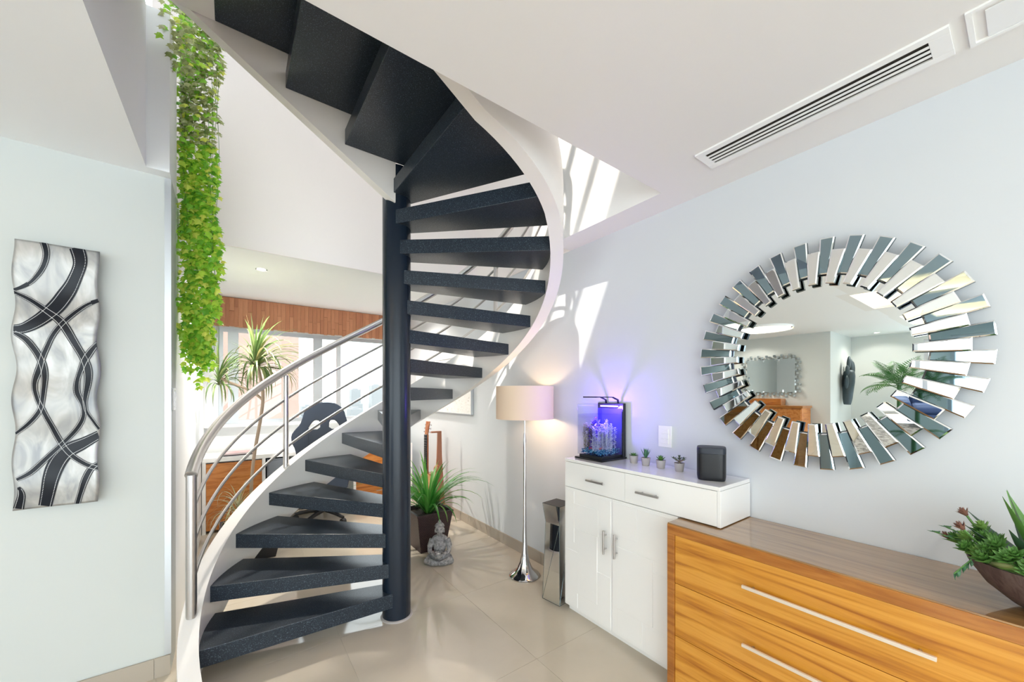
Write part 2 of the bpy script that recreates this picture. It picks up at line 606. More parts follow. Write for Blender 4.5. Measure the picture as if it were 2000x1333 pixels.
# wall with the office window
w = MB().box(PX - .12, WR, 5.40, 5.55, 0, 1.06).box(PX - .12, WR, 5.40, 5.55, 2.16, CEIL + .02)
w.box(PX - .12, PX + .12, 5.40, 5.55, 1.06, 2.16)
put('wall_window', w.mesh('wall_window', M['wall_bright']), kind='structure')
# upper storey walls; back and right ones are seen up through the stairwell
w = MB().box(OX0 - .1, WR, OY2 - .012, OY2 - .002, CEIL + .001, UP).box(OX0 - .1, WR, OY2 - .012, OY2 + .15, UP, 4.9)
put('wall_upper_back', w.mesh('wall_upper_back', M['wall_peach']), kind='structure')
w = MB().box(WR - .004, WR - .0005, OY1, OY2 - .013, CEIL, UP).box(WR - .004, WR + .15, .0, OY2 + .15, UP, 4.9)
put('wall_upper_right', w.mesh('wall_upper_right', M['wall_peach']), kind='structure')
w = MB().box(-1.5, -1.35, -1.0, OY2 + .15, UP, 4.9).box(-1.35, 2.2, -1.0, -.85, UP, 4.9)  # unseen walls added to cut sky light on the upper back wall
put('light_shield_walls', w.mesh('light_shield_walls', M['wall_bright']), kind='structure')

# roof over the upper storey with a barred skylight
w = MB()
w.box(-1.5, 2.2, -1.0, .15, 4.9, 5.05).box(-1.5, 2.2, 1.55, 3.63, 4.9, 5.05).box(-1.5, -.75, .15, 1.55, 4.9, 5.05).box(1.25, 2.2, .15, 1.55, 4.9, 5.05)
for k in range(4):
    w.box(-.75, 1.25, .40 + k * .28, .44 + k * .28, 4.93, 5.0)
put('light_shield_roof', w.mesh('light_shield_roof', M['wall_bright']), kind='structure')
# ceiling slab as a cell map: hole over the stairs, two lit trays
TR1 = (-2.61, -1.30, -0.1, 1.29)
TR2 = (-4.59, -3.33, -0.1, 1.20)
xs = sorted({-5.6, TR2[0], TR2[1], TR1[0], TR1[1], OX0, OX1, OX2})
ys = sorted({-3.2, -0.1, TR1[3], TR2[3], OY0, OY1, OY2, 4.3, 5.6})


def cell(x, y):
    if y > OY0 and y < OY2 and x > OX0 and x < OX1:
        return None
    if y > OY1 and y < OY2 and x > OX0 and x < OX2:
        return None
    if x < OX0 and y > 4.3:
        return None
    for t in (TR1, TR2):
        if t[0] < x < t[1] and t[2] < y < t[3]:
            return CEIL + .16
    return CEIL


w = MB()
H = {}
for i in range(len(xs) - 1):
    for j in range(len(ys) - 1):
        H[i, j] = cell((xs[i] + xs[i + 1]) / 2, (ys[j] + ys[j + 1]) / 2)
office = MB()
for (i, j), h in H.items():
    if h is None:
        continue
    x0, x1, y0, y1 = xs[i], xs[i + 1], ys[j], ys[j + 1]
    w.add([(x0, y0, h), (x1, y0, h), (x1, y1, h), (x0, y1, h)], [(0, 1, 2, 3)])
    w.add([(x0, y0, UP), (x1, y0, UP), (x1, y1, UP), (x0, y1, UP)], [(3, 2, 1, 0)])
    for di, dj, e in ((-1, 0, ((x0, y0), (x0, y1))), (1, 0, ((x1, y0), (x1, y1))), (0, -1, ((x0, y0), (x1, y0))), (0, 1, ((x0, y1), (x1, y1)))):
        hn = H.get((i + di, j + dj))
        top = UP if hn is None else hn
        if top > h + 1e-6:
            (ax, ay), (bx, by) = e
            w.add([(ax, ay, h), (bx, by, h), (bx, by, top), (ax, ay, top)], [(0, 1, 2, 3)])
me = bpy.data.meshes.new('ceiling')
me.from_pydata(w.v, [], w.f)
me.materials.append(M['ceiling'])
me.materials.append(M['ceil_white'])
for p in me.polygons:
    c = p.center
    if c.y > OY2 - .01 or c.x < OX0 + .01 and c.y > OY0:
        p.material_index = 1
put('ceiling', me, kind='structure')
# cove ledges with led strips
for n, t in enumerate((TR1, TR2)):
    tr = MB()
    e = .10
    tr.box(t[0], t[1], t[3] - e, t[3], CEIL, CEIL + .03).box(t[0], t[1], t[2], t[2] + e, CEIL, CEIL + .03)
    tr.box(t[0], t[0] + e, t[2] + e, t[3] - e, CEIL, CEIL + .03).box(t[1] - e, t[1], t[2] + e, t[3] - e, CEIL, CEIL + .03)
    lo = put('trim_%d' % (n + 1), tr.mesh('trim', M['ceiling']), kind='structure')
    for (a, b, c_, d) in ((t[0] + .02, t[1] - .02, t[3] - .05, t[3] - .02), (t[0] + .02, t[1] - .02, t[2] + .02, t[2] + .05),
                          (t[0] + .02, t[0] + .05, t[2] + .06, t[3] - .06), (t[1] - .05, t[1] - .02, t[2] + .06, t[3] - .06)):
        put('led_strip', MB().box(a, b, c_, d, CEIL + .03, CEIL + .045).mesh('led_strip', M['cove_led']), lo)
# slab-edge pilaster by the pier and metal corner strip
wall('trim_3', M['wall_bright'], OX0, PX + .004, WL - .07, WL + .22, CEIL, UP)
wall('trim_4', M['alu'], PX - .022, PX + .003, WL - .004, WL + .004, 0.10, CEIL - .002)
# skirting boards: tiles with joints
for nm, axis, a0_, a1_, fixed in (('baseboard_right', 'y', -3.0, 5.39, WR - .012), ('baseboard_left', 'x', -1.22, PX, WL - .012)):
    bb = put(nm, MB().box(*( (fixed + .006, fixed + .012, a0_, a1_) if axis == 'y' else (a0_, a1_, fixed + .006, fixed + .012)), 0, .095).mesh(nm, M['grout']), kind='structure')
    p = a1_ - (0.0 if axis == 'y' else 0.06)
    while p > a0_ + .02:
        q = max(a0_, p - .6)
        if axis == 'y':
            boxo('skirting_tile', M['base_tile'], bb, fixed, fixed + .008, q + .002, p, 0, .097)
        else:
            boxo('skirting_tile', M['base_tile'], bb, q + .002, p, fixed, fixed + .008, 0, .097)
        p = q
    if axis == 'x':
        boxo('skirting_tile', M['base_tile'], bb, a1_ - .058, a1_, fixed, fixed + .008, 0, .097)


# ---------------------------------------------------------------- windows
def window(name, plane, at, a0_, a1_, z0, z1, mull, fw=.05, depth=.05):
    """plane 'Y': window lies in y=at, spans x; plane 'X': lies in x=at, spans y. mull: list of (centre, width)"""
    def B(a, b, z_a, z_b, d0=-depth / 2, d1=depth / 2):
        return (a, b, at + d0, at + d1, z_a, z_b) if plane == 'Y' else (at + d0, at + d1, a, b, z_a, z_b)
    fr = MB()
    fr.box(*B(a0_, a1_, z0, z0 + fw)).box(*B(a0_, a1_, z1 - fw, z1))
    fr.box(*B(a0_, a0_ + fw, z0 + fw, z1 - fw)).box(*B(a1_ - fw, a1_, z0 + fw, z1 - fw))
    r = put(name, fr.mesh(name, M['alu']), kind='structure')
    cuts = [a0_ + fw]
    for c_, wd in mull:
        boxo('mullion', M['alu'], r, *B(c_ - wd / 2, c_ + wd / 2, z0 + fw, z1 - fw, -depth / 2 - .004, depth / 2 + .004))
        cuts += [c_ - wd / 2, c_ + wd / 2]
    cuts.append(a1_ - fw)
    for k in range(0, len(cuts), 2):
        boxo('window_pane', M['glass'], r, *B(cuts[k], cuts[k + 1], z0 + fw, z1 - fw, -.003, .003))
    return r


w1 = window('window_1', 'Y', 5.45, PX + .12, WR, 1.06, 2.16, [(0.004, .10), (.883, .10), (1.132, .05)], fw=.045)
window('window_2', 'X', -5.52, -3.0, 1.10, 0.0, 2.34, [(-1.65, .06), (-.3, .06)], fw=.05)
window('fill_window', 'Y', -3.12, -4.7, 1.5, 0.0, 2.42, [(-3.15, .06), (-1.6, .06), (-.05, .06)], fw=.05)  # unseen rear glazing, added to let in fill daylight
boxo('window_sill', M['wall_bright'], w1, PX, WR - .002, 5.30, 5.42, 1.03, 1.062, .004)

# outdoors: neighbour block and distant city
nb = thing('building', 'peach rendered neighbouring tower seen through the left office window', 'building', (0, 0, 0))
put('facade', MB().box(-6.5, .85, 6.9, 9.5, -12, 6).mesh('facade', M['hull']), nb)
put('balcony_band', MB().box(-6.5, .87, 6.86, 9.5, 0.2, 0.45).mesh('balcony_band', M['hull']), nb)
gp = MB().box(-900, 900, 30, 1800, -36, -35)
put('ground', gp.mesh('ground', M['far_green']), kind='structure')
rnd = random.Random(3)
for k in range(33):
    by = 430 + (k // 11) * 130 + rnd.uniform(-14, 14)
    bx = by * (.09 + (k % 11) * .052) + rnd.uniform(-1, 1)
    h = rnd.uniform(14, 24) if k % 5 else rnd.uniform(36, 52)
    wd = rnd.uniform(12, 18)
    o = put('city_block', MB().box(-wd / 2, wd / 2, -8, 8, 0, h).box(-wd / 4, wd / 4, -4, 4, h, h + 2).mesh('city_block', M['far_white']), None, (bx, by, -35))
    if h > 30:
        tag(o, 'pale hazy high-rise tower on the distant skyline beyond the office window', 'building', 'distant city towers beyond the office window')
    else:
        tag(o, 'pale hazy low block of the distant city beyond the office window', 'building', 'distant low city blocks beyond the office window')

# ---------------------------------------------------------------- wooden valance over the office window
val = thing('wood_valance', 'reddish brown valance of vertical wood strips above the office window', 'valance', (0, 5.27, 2.155))
vz0, vz1 = 0.0, CEIL - 2.155 - .004
put('backing_board', MB().box(PX + .004, WR - .004, .012, .03, .01, vz1).mesh('backing_board', M['frame_wood']), val)
x = PX + .005
strip_cache = {}
while x < WR - .05:
    wd = rnd.choice([.038, .042, .046])
    wd = min(wd, WR - .006 - x)
    zb = rnd.uniform(-.008, .006)
    cuts = [zb]
    if rnd.random() < .75:
        cuts.append(rnd.uniform(.07, .26))
    cuts.append(vz1)
    for a, b in zip(cuts, cuts[1:]):
        pr_ = rnd.uniform(0, .007)
        boxo('wood_strip', M['strip_wood'], val, x + .0008, x + wd - .0008, -pr_, .012, a + .0008, b - .0008)
    x += wd

# ---------------------------------------------------------------- the staircase
CX, CY, R = 0.8384, 2.383, 0.970
Z1, RISE, A0, DA, TW, TT = 0.1768, 0.1812, 3.1805, 0.2978, 0.3724, 0.0863
OFF = 0.072
YI, YO = 2.290, CY - R
st = thing('spiral_staircase', 'spiral staircase with speckled black treads, white stringers and steel railing round a dark column', 'staircase', (CX, CY, 0))
put('column', MB().lathe([(.086, -.002), (.086, .2), (.086, 2.812)], 48).mesh('column', M['column'], 30), st)
put('column_foot', MB().lathe([(.098, 0), (.095, .006), (.087, .010)], 40).mesh('column_foot', M['pot_grey'], 30), st)


def P2(a, r):
    return (r * math.cos(a), r * math.sin(a))


for k in range(18):
    zt = Z1 + k * RISE
    if k < 15:
        a = A0 - k * DA
        b = a - TW if k < 14 else -PI / 2 - .03
        n = 8 if k < 14 else 10
        pts = [P2(a + (b - a) * i / n, R + .004) for i in range(n + 1)]
        t = (-math.sin(b), math.cos(b))
        pts.append((-OFF * t[0], -OFF * t[1]) if k < 14 else (-.05, -.06))
        t = (-math.sin(a), math.cos(a))
        pts.append((OFF * t[0], OFF * t[1]))
        if k == 14:
            pts[10] = (-.04, -R - .004)
    else:
        xa = .90 - (k - 15) * .289 - CX
        xb = .51 - (k - 15) * .289 - CX
        pts = [(xa, YI - CY), (xb, YI - CY), (xb, YO - CY), (xa, YO - CY)]
    put('tread', MB().prism(pts, -TT, 0).mesh('tread', M['granite']), st, (0, 0, zt), bev=.003)


def nose(a):
    return Z1 + (A0 - a) / DA * RISE


# outer stringer: helix then straight
rings = []
a = A0 + .33
amin = -PI / 2
N = 96
for i in range(N + 1):
    th = a + (amin - a) * i / N
    zt = nose(th) + .05
    zb = nose(th) - .325
    if th < -.99:   # last winder is wide: pitch eases off into the straight flight
        s_ = (-.99 - th) / (-.99 - amin)
        zn = nose(-.99)
        ze = Z1 + 15 * RISE + .005
        zt = zn + (ze - zn) * s_ + .05
        zb = zt - .375
    zb = max(zb, -.004)
    zt = max(zt, .03)
    ri, ro = R, R + .078
    rings.append([(*P2(th, ri), zb), (*P2(th, ro), zb), (*P2(th, ro), zt), (*P2(th, ri), zt)])
ztop, zbot = rings[-1][2][2], rings[-1][0][2]
L = (CX - OX0)
sl = RISE / .289
for xx in (-.15, -.5, -L):
    zt = ztop - sl * xx
    zt = min(zt, UP)
    rings.append([(xx, -R, zbot - sl * xx if xx > -L else UP - .3), (xx, -R - .078, zbot - sl * xx if xx > -L else UP - .3), (xx, -R - .078, zt), (xx, -R, zt)])
put('outer_stringer', MB().loft(rings).mesh('outer_stringer', M['stringer'], 50), st)
# inner stringer of the straight flight
y0, y1 = YI - CY + .004, YI - CY + .062
zb = lambda X: 2.608 + (.741 - X) * .625
prof = [(.80, zb(.80)), (.80, zb(.80) + .30), (.28, UP - .002), (OX0 + .045, UP - .002)]
ms_ = MB()
ms_.loft([[(px - CX, yy, pz) for px, pz in prof] for yy in (y0, y1)])
put('inner_stringer', ms_.mesh('inner_stringer', M['stringer']), st)
put('landing', MB().box(OX0 - CX, -.068 - CX, YO - CY, YI - CY, UP - TT, UP).mesh('landing', M['stringer']), st)

# railing
RR = 1.008
posts = [D2R(d) for d in (175.2, 121.3, 69.5, 17.8, -34)]


def helix(off, r, a_from, a_to, n=90, top=True):
    out = []
    for i in range(n + 1):
        th = a_from + (a_to - a_from) * i / n
        z = nose(th)
        if th < -.99:
            z = nose(-.99) + (Z1 + 15 * RISE + .005 - nose(-.99)) * (-.99 - th) / (-.99 + PI / 2)
        out.append((*P2(th, r), z + off))
    if top:
        z0_ = out[-1][2]
        out.append((-.5, -r, z0_ + .5 * sl))
        out.append((-1.0, -r, z0_ + 1.0 * sl))
    return out


pts = helix(.75, RR, posts[0] + .005, -PI / 2)
put('handrail', MB().tube(pts, .0265, 14).mesh('handrail', M['steel'], 40), st)
for off in (.541, .365, .183):
    put('rail', MB().tube(helix(off, RR, posts[0], -PI / 2), .0095, 8).mesh('rail', M['steel'], 40), st)
for i, th in enumerate(posts):
    x, y = P2(th, RR)
    zb_ = nose(th) + .04
    nm = 'newel_post' if i == 0 else 'post'
    r_ = .0225 if i == 0 else .0185
    h = .75 - .04 if i == 0 else .75 - .075
    p = put(nm, MB().lathe([(r_, 0), (r_, h - .002), (r_ * .9, h)], 20).mesh(nm, M['steel'], 40), st, (x, y, zb_))
    if i:
        put('pin', MB().lathe([(.006, h), (.006, h + .02)], 8).mesh('pin', M['steel']), p)

# ---------------------------------------------------------------- foliage helpers
def blade_mesh(name, L_, W_, droop, mt, n=7, fold=.25, lean=.35, tipw=.04, thick=0):
    """leaf rising from origin along +X/+Z, arching over"""
    vs_, fs_ = [], []
    x = z = 0.0
    ang = PI / 2 - lean
    for i in range(n + 1):
        t = i / n
        wdt = W_ * (.55 + .9 * t if t < .35 else max(tipw, (1 - ((t - .35) / .65) ** 2) * .865)) / 2
        vs_ += [(x, -wdt, z + wdt * fold), (x, 0, z), (x, wdt, z + wdt * fold)]
        x += math.cos(ang) * L_ / n
        z += math.sin(ang) * L_ / n
        ang -= droop / n * (0.5 + t)
    for i in range(n):
        a = i * 3
        fs_ += [(a, a + 1, a + 4, a + 3), (a + 1, a + 2, a + 5, a + 4)]
    me = bpy.data.meshes.new(name)
    me.from_pydata(vs_, [], fs_)
    me.materials.append(mt)
    me.polygons.foreach_set('use_smooth', [True] * len(me.polygons))
    return me


def fleshy_mesh(name, L_, W_, mt, curve=.5, lean=.6, n=5, T_=None):
    """thick succulent leaf"""
    T_ = T_ or W_ * .45
    rings = []
    x = z = 0.0
    ang = PI / 2 - lean
    for i in range(n + 1):
        t = i / n
        wd = max(.03, (.7 + .6 * t if t < .3 else .88 * (1 - ((t - .3) / .7) ** 1.5))) * W_ / 2
        th = wd * T_ / W_
        nx, nz = -math.sin(ang), math.cos(ang)
        rings.append([(x, -wd, z), (x - nx * th, 0, z - nz * th), (x, wd, z), (x + nx * th * .5, 0, z + nz * th * .5)])
        x += math.cos(ang) * L_ / n
        z += math.sin(ang) * L_ / n
        ang += curve / n
    return MB().loft(rings).mesh(name, mt, 60)


# ---------------------------------------------------------------- hanging ivy
def ivy_leaf(s_):
    p = [(0, 0), (.42, .10), (.36, .34), (.66, .52), (.28, .62), (0, 1.12), (-.28, .62), (-.66, .52), (-.36, .34), (-.42, .10)]
    v_ = [(a * s_, b * s_, -abs(a) * s_ * .25) for a, b in p] + [(0, .45 * s_, .06 * s_)]
    f_ = [(10, i, (i + 1) % 10) for i in range(10)]
    return v_, f_


ivy = thing('hanging_ivy', 'long cascade of yellow-green ivy hanging beside the pale wall corner', 'hanging plant', (-.165, 2.87, 1.60))
leaf_meshes = []
for s_ in (.030, .036, .042):
    me = bpy.data.meshes.new('leaf')
    v_, f_ = ivy_leaf(s_)
    me.from_pydata(v_, [], f_)
    me.materials.append(M['ivy'])
    leaf_meshes.append(me)
ri_ = random.Random(11)


def ivy_pos():
    """point in the cascade relative to root: z 0..2.2; narrow at the bottom"""
    z = 2.25 * ri_.random()
    hw = .050 + .078 * min(1, z / .30) + .062 * max(0, min(1, (z - .9) / .8))
    dep = .05 + .02 * min(1, z)
    a = ri_.uniform(0, 2 * PI)
    q = math.sqrt(ri_.random())
    # across (image) direction = camera right ; depth = away
    ax, ay = .807, -.59
    u_ = hw * q * math.cos(a) + .025 * math.sin(z * 3.1) - .012 * z
    v_ = dep * q * math.sin(a)
    x_ = ax * u_ - ay * 0 + .59 * v_
    y_ = ay * u_ + .807 * v_
    x_ = max(x_, -.068)
    return Vector((x_, y_, z)), q


def ivy_rot(p_, q):
    face = Vector((p_.x * 1.5 - .15, p_.y * 1.5 - .8, .35)) + Vector((ri_.uniform(-.6, .6), ri_.uniform(-.5, .5), ri_.uniform(-.4, .5)))
    zax = face.normalized()
    down = Vector((ri_.uniform(-.7, .7), ri_.uniform(-.3, .3), -1))
    yax = (down - down.dot(zax) * zax).normalized()
    xax = yax.cross(zax)
    return Matrix((xax, yax, zax)).transposed()


for k in range(290):
    p_, q = ivy_pos()
    if k % 3 == 0:
        p_.z *= .35
    p_ += Vector((-.10, -.25, .08)) * .22
    put('leaf', leaf_meshes[k % 3], ivy, p_, ivy_rot(p_, q).to_euler())
mass = MB()
pale = MB()
for k in range(4700):
    p_, q = ivy_pos()
    if q > .8 and math.sin(p_.z * 17 + 3 * p_.x * 40) > .1 and p_.z < 1.6:
        continue
    if k < 330:   # upper clump that swells toward the camera over the wall edge
        p_ = Vector((ri_.uniform(-.115, -.0), ri_.uniform(-.46, -.20), ri_.uniform(1.42, 2.2)))
        p_.x -= max(0, (p_.z - 1.7)) * .03
    elif k < 480:  # loose trailing strands at the bottom
        c_ = k % 5
        p_ = Vector((-.055 + .03 * c_ + ri_.uniform(-.01, .01), -.02 + .01 * c_, ri_.uniform(-.16 + .04 * abs(c_ - 2), .15)))
    rot = ivy_rot(p_, q)
    v_, f_ = ivy_leaf(ri_.uniform(.024, .036))
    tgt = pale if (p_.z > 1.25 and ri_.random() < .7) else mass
    tgt.add([tuple(rot @ Vector(c_) + p_) for c_ in v_], f_)
for nm, mb, mt in (('leaf_mass', mass, M['ivy_mass']), ('pale_leaf_mass', pale, M['ivy_pale'])):
    me = bpy.data.meshes.new(nm)
    me.from_pydata(mb.v, [], mb.f)
    me.materials.append(mt)
    put(nm, me, ivy, kind='stuff')
vt = MB()
for k in range(9):
    x_, y_ = ri_.uniform(-.06, .10), ri_.uniform(-.07, .02)
    vt.tube([(x_ + .02 * math.sin(z * 4 + k), y_ + .015 * math.cos(z * 5 + k), z) for z in [i * .12 + (.02 * k) for i in range(19)]], .0011, 4)
put('vines', vt.mesh('vines', M['aloe']), ivy, kind='stuff')

# ---------------------------------------------------------------- wall art (wavy metal panel)
art = thing('metal_wall_art', 'tall wavy brushed silver metal panel with interlacing black ribbons', 'wall art', (-.616, WL - .03, .912))
AW, AH = .246, 1.138


def art_pt(u_, v_, off=0):
    x_ = (u_ - .5) * AW + .005 * math.sin(v_ * 28 + 1)
    z_ = (1 - v_) * AH
    y_ = -.018 - .0085 * math.sin(v_ * 22 + .6) - .004 * math.sin(u_ * 6 + v_ * 9)
    return (x_, y_ - off, z_)


nu, nv = 16, 120
vs_ = [art_pt(i / nu, j / nv) for j in range(nv + 1) for i in range(nu + 1)]
fs_ = [(j * (nu + 1) + i, j * (nu + 1) + i + 1, (j + 1) * (nu + 1) + i + 1, (j + 1) * (nu + 1) + i) for j in range(nv) for i in range(nu)]
me = MB().add(vs_, fs_).mesh('metal_panel', M['art_metal'], 80)
o = put('metal_panel', me, art)
sd = o.modifiers.new('solid', 'SOLIDIFY')
sd.thickness = .0015
sd.offset = 1 if me.polygons[0].normal.y > 0 else -1
put('wall_bracket', MB().box(-.06, .06, -.005, .03, .2, .22).box(-.06, .06, -.005, .03, .9, .92).mesh('wall_bracket', M['matte_black']), art)
RIB = [
    [(222, 92, 16), (234, 150, 15), (222, 210, 14), (180, 262, 10), (130, 290, 7), (92, 302, 5)],
    [(362, 112, 34), (380, 190, 32), (352, 270, 32), (292, 340, 35), (240, 395, 36), (190, 440, 32), (140, 470, 24), (102, 474, 18)],
    [(86, 306, 9), (150, 340, 12), (220, 390, 14), (290, 440, 18), (340, 500, 20), (375, 570, 20), (395, 640, 22), (405, 720, 18), (398, 800, 12), (400, 840, 10), (425, 885, 10), (446, 912, 10)],
    [(460, 345, 8), (400, 365, 10), (340, 405, 13), (290, 460, 14), (240, 540, 13), (200, 600, 14), (178, 660, 18), (172, 710, 14), (190, 770, 12), (206, 815, 14), (225, 880, 14), (260, 950, 14), (320, 1020, 14), (390, 1065, 13), (452, 1085, 12)],
    [(106, 490, 10), (150, 520, 16), (180, 570, 18), (200, 640, 18), (215, 720, 14), (215, 780, 13), (195, 830, 12), (140, 885, 11), (80, 932, 9)],
    [(465, 535, 10), (420, 575, 15), (380, 620, 16), (357, 680, 14), (360, 740, 16), (385, 800, 13), (380, 850, 12), (350, 900, 13), (290, 970, 13), (220, 1040, 13), (150, 1100, 12), (88, 1132, 9)],
    [(446, 940, 22), (380, 975, 28), (310, 1010, 34), (258, 1070, 36), (220, 1150, 34), (204, 1252, 30)],
    [(452, 1062, 9), (410, 1090, 15), (376, 1140, 17), (360, 1190, 15), (350, 1243, 15)],
    [(92, 1165, 6), (102, 1200, 16), (94, 1262, 22)],
]


def uv_art(x_, y_):
    v_ = 0.5
    for _ in range(4):
        top = 80 + .142 * (x_ - 103)
        bot = 1272 - .107 * (x_ - 70)
        v_ = (y_ - top) / (bot - top)
    xl = 103 - 33 * v_
    xr = 468 - 23 * v_
    return (x_ - xl) / (xr - xl), v_


cl = lambda t: min(1, max(0, t))
for b_ in RIB:
    P = cr(b_, 8)
    L_, R_ = [], []
    for i, p in enumerate(P):
        q = P[min(i + 1, len(P) - 1)]
        o_ = P[max(i - 1, 0)]
        d = Vector((q[0] - o_[0], q[1] - o_[1])).normalized()
        n_ = Vector((-d.y, d.x))
        L_.append((p[0] + n_.x * p[2], p[1] + n_.y * p[2], n_))
        R_.append((p[0] - n_.x * p[2], p[1] - n_.y * p[2], n_))
    vs_, fs_ = [], []
    for a, b in zip(L_, R_):
        for t in range(4):
            u_, v_ = uv_art(a[0] + (b[0] - a[0]) * t / 3, a[1] + (b[1] - a[1]) * t / 3)
            vs_.append(art_pt(cl(u_), cl(v_), .0022))
    for i in range(len(L_) - 1):
        for t in range(3):
            k = i * 4 + t
            fs_.append((k, k + 1, k + 5, k + 4))
    rb = put('ribbon', MB().add(vs_, fs_).mesh('ribbon', M['ribbon_black'], 80), art)
    dash = MB()
    for i in range(0, len(P) - 1):
        for frac in (0.12, 0.62):
            for s_ in (-.72, .72):
                a, b = P[i], P[i + 1]
                if a[2] < 9:
                    continue
                n_ = L_[i][2]
                c0 = Vector((a[0], a[1])) + n_ * a[2] * s_
                dv = Vector((b[0] - a[0], b[1] - a[1]))
                e0, e1 = c0 + dv * frac, c0 + dv * (frac + .26)
                q4 = [e0 + n_ * 1.3, e0 - n_ * 1.3, e1 - n_ * 1.3, e1 + n_ * 1.3]
                vv = []
                for q in q4:
                    u_, v_ = uv_art(q.x, q.y)
                    if not (0 < u_ < 1 and 0 < v_ < 1):
                        break
                    vv.append(art_pt(u_, v_, .0032))
                if len(vv) == 4:
                    dash.add(vv, [(0, 1, 2, 3)])
    if dash.v:
        put('stitching', dash.mesh('stitching', M['wall_bright']), rb, kind='stuff')

# ---------------------------------------------------------------- switches, vents
def switch(label, loc, rz, w_, h_, n):
    t = thing('light_switch', label, 'switch', loc, rz)
    put('face_plate', MB().box(-w_ / 2, w_ / 2, -.009, 0, -h_ / 2, h_ / 2).mesh('face_plate', M['gloss_white']), t, bev=.002)
    for k in range(n):
        z0_ = -h_ * .36 + k * h_ * .72 / n
        put('rocker', MB().box(-w_ * .27, w_ * .27, -.013, -.008, z0_ + .002, z0_ + h_ * .72 / n - .002).mesh('rocker', M['gloss_white']), t, bev=.001)


switch('white three-gang wall switch above the small succulent pots', (WR - .0005, 1.278, 1.152), -PI / 2, .085, .125, 3)
switch('narrow white switch plate on the bright wall beside the ivy', (PX + .0005, 2.64, 1.375), PI / 2, .06, .115, 1)

vent = thing('ceiling_vent', 'long white slotted air-conditioning grille in the ceiling by the right wall', 'vent', (1.766, .53, CEIL))
vf = MB()
vx0, vx1, vy0, vy1 = -.078, .078, -.385, .375
vf.box(vx0, vx0 + .03, vy0, vy1, -.008, 0).box(vx1 - .03, vx1, vy0, vy1, -.008, 0)
vf.box(vx0 + .03, vx1 - .03, vy0, vy0 + .045, -.008, 0).box(vx0 + .03, vx1 - .03, vy1 - .03, vy1, -.008, 0)
put('vent_frame', vf.mesh('vent_frame', M['gloss_white']), vent, bev=.001)
put('backing', MB().box(vx0 + .03, vx1 - .03, vy0 + .045, vy1 - .03, -.002, -.0005).mesh('backing', M['slot_dark']), vent)
sm = MB().box(-.0065, .0065, vy0 + .045, vy1 - .03, -.008, -.0068).mesh('slat', M['gloss_white'])
for k in range(3):
    put('slat', sm, vent, (-.0245 + k * .0245, 0, 0))
hatch = thing('access_hatch', 'white framed ceiling hatch at the upper right corner beyond the grille', 'hatch', (1.766, -.12, CEIL))
hf = MB()
hx0, hx1, hy0, hy1 = -.088, .088, -.25, .235
hf.box(hx0, hx0 + .012, hy0 + .012, hy1 - .012, -.006, 0).box(hx1 - .012, hx1, hy0 + .012, hy1 - .012, -.006, 0).box(hx0, hx1, hy0, hy0 + .012, -.006, 0).box(hx0, hx1, hy1 - .012, hy1, -.006, 0)
put('hatch_frame', hf.mesh('hatch_frame', M['gloss_white']), hatch)
put('hatch_panel', MB().box(hx0 + .03, hx1 - .014, hy0 + .02, hy1 - .035, -.004, -.0005).mesh('hatch_panel', M['ceil_white']), hatch, bev=.001)

for nm, x, y, en in (('small recessed downlight in the white office ceiling', .20, 3.95, 120), ('added fill downlight at the far right of the office ceiling', 1.575, 4.45, 60), ('small recessed downlight near the alcove wall', -5.05, 1.62, 30),  # far-right office one is added fill, hidden behind the column
                 ('small recessed downlight above the jagged mirror', -3.75, 3.2, 40), ('added fill downlight at the rear of the lounge', -.6, -1.6, 70),
                 ('added fill downlight over the rear right corner', 1.0, -1.5, 70),
                 ('added fill downlight between the two lit ceiling trays', -2.95, -1.5, 60)):  # the last three are added fill lights behind the camera
    t = thing('downlight', nm, 'ceiling light', (x, y, CEIL))
    put('ring', MB().lathe([(.045, -.004), (.045, 0), (.033, 0), (.033, -.004)], 24, cap=False).mesh('ring', M['gloss_white'], 30), t)
    put('lens', MB().lathe([(.033, -.002), (.033, -.0005)], 24).mesh('lens', M['downlight']), t)
    sd_ = bpy.data.lights.new('downlight_beam', 'SPOT')
    sd_.energy = 60
    sd_.color = (1, .93, .84)
    sd_.spot_size = D2R(150)
    sd_.spot_blend = 1
    sd_.shadow_soft_size = .05
    so_ = bpy.data.objects.new('downlight_beam', sd_)
    col.objects.link(so_)
    so_.parent = t
    so_.location = (0, 0, -.02)
    sd_.energy = en
t = thing('round_ceiling_light', 'round white glowing ceiling light over the passage', 'ceiling light', (-2.95, 2.62, CEIL))
put('rim', MB().lathe([(.42, -.03), (.42, 0), (.38, 0), (.38, -.03)], 48, cap=False).mesh('rim', M['gloss_white'], 30), t)
put('diffuser', MB().lathe([(.38, -.02), (.38, -.001)], 48).mesh('diffuser', mat('warm_diffuser', (1, 1, 1), .5, emis=(1, .85, .62), es=2.2)), t)

# ---------------------------------------------------------------- sunburst mirror
sb = thing('sunburst_mirror', 'large round wall mirror ringed with clear and smoked glass blades', 'mirror', (2.03, .556, 1.570), -PI / 2)
# local: X -> along wall, Y -> away from room is +Y (wall), -Y faces the room ; rotated so that local -Y faces world -X
put('mirror_glass', MB().loft([[(.335 * math.cos(2 * PI * i / 96), yy, .335 * math.sin(2 * PI * i / 96)) for i in range(96)] for yy in (-.002, .004)]).mesh('mirror_glass', M['mirror']), sb)
put('backing_board', MB().loft([[(.33 * math.cos(2 * PI * i / 64), yy, .33 * math.sin(2 * PI * i / 64)) for i in range(64)] for yy in (.004, .026)]).mesh('backing_board', M['matte_black']), sb)


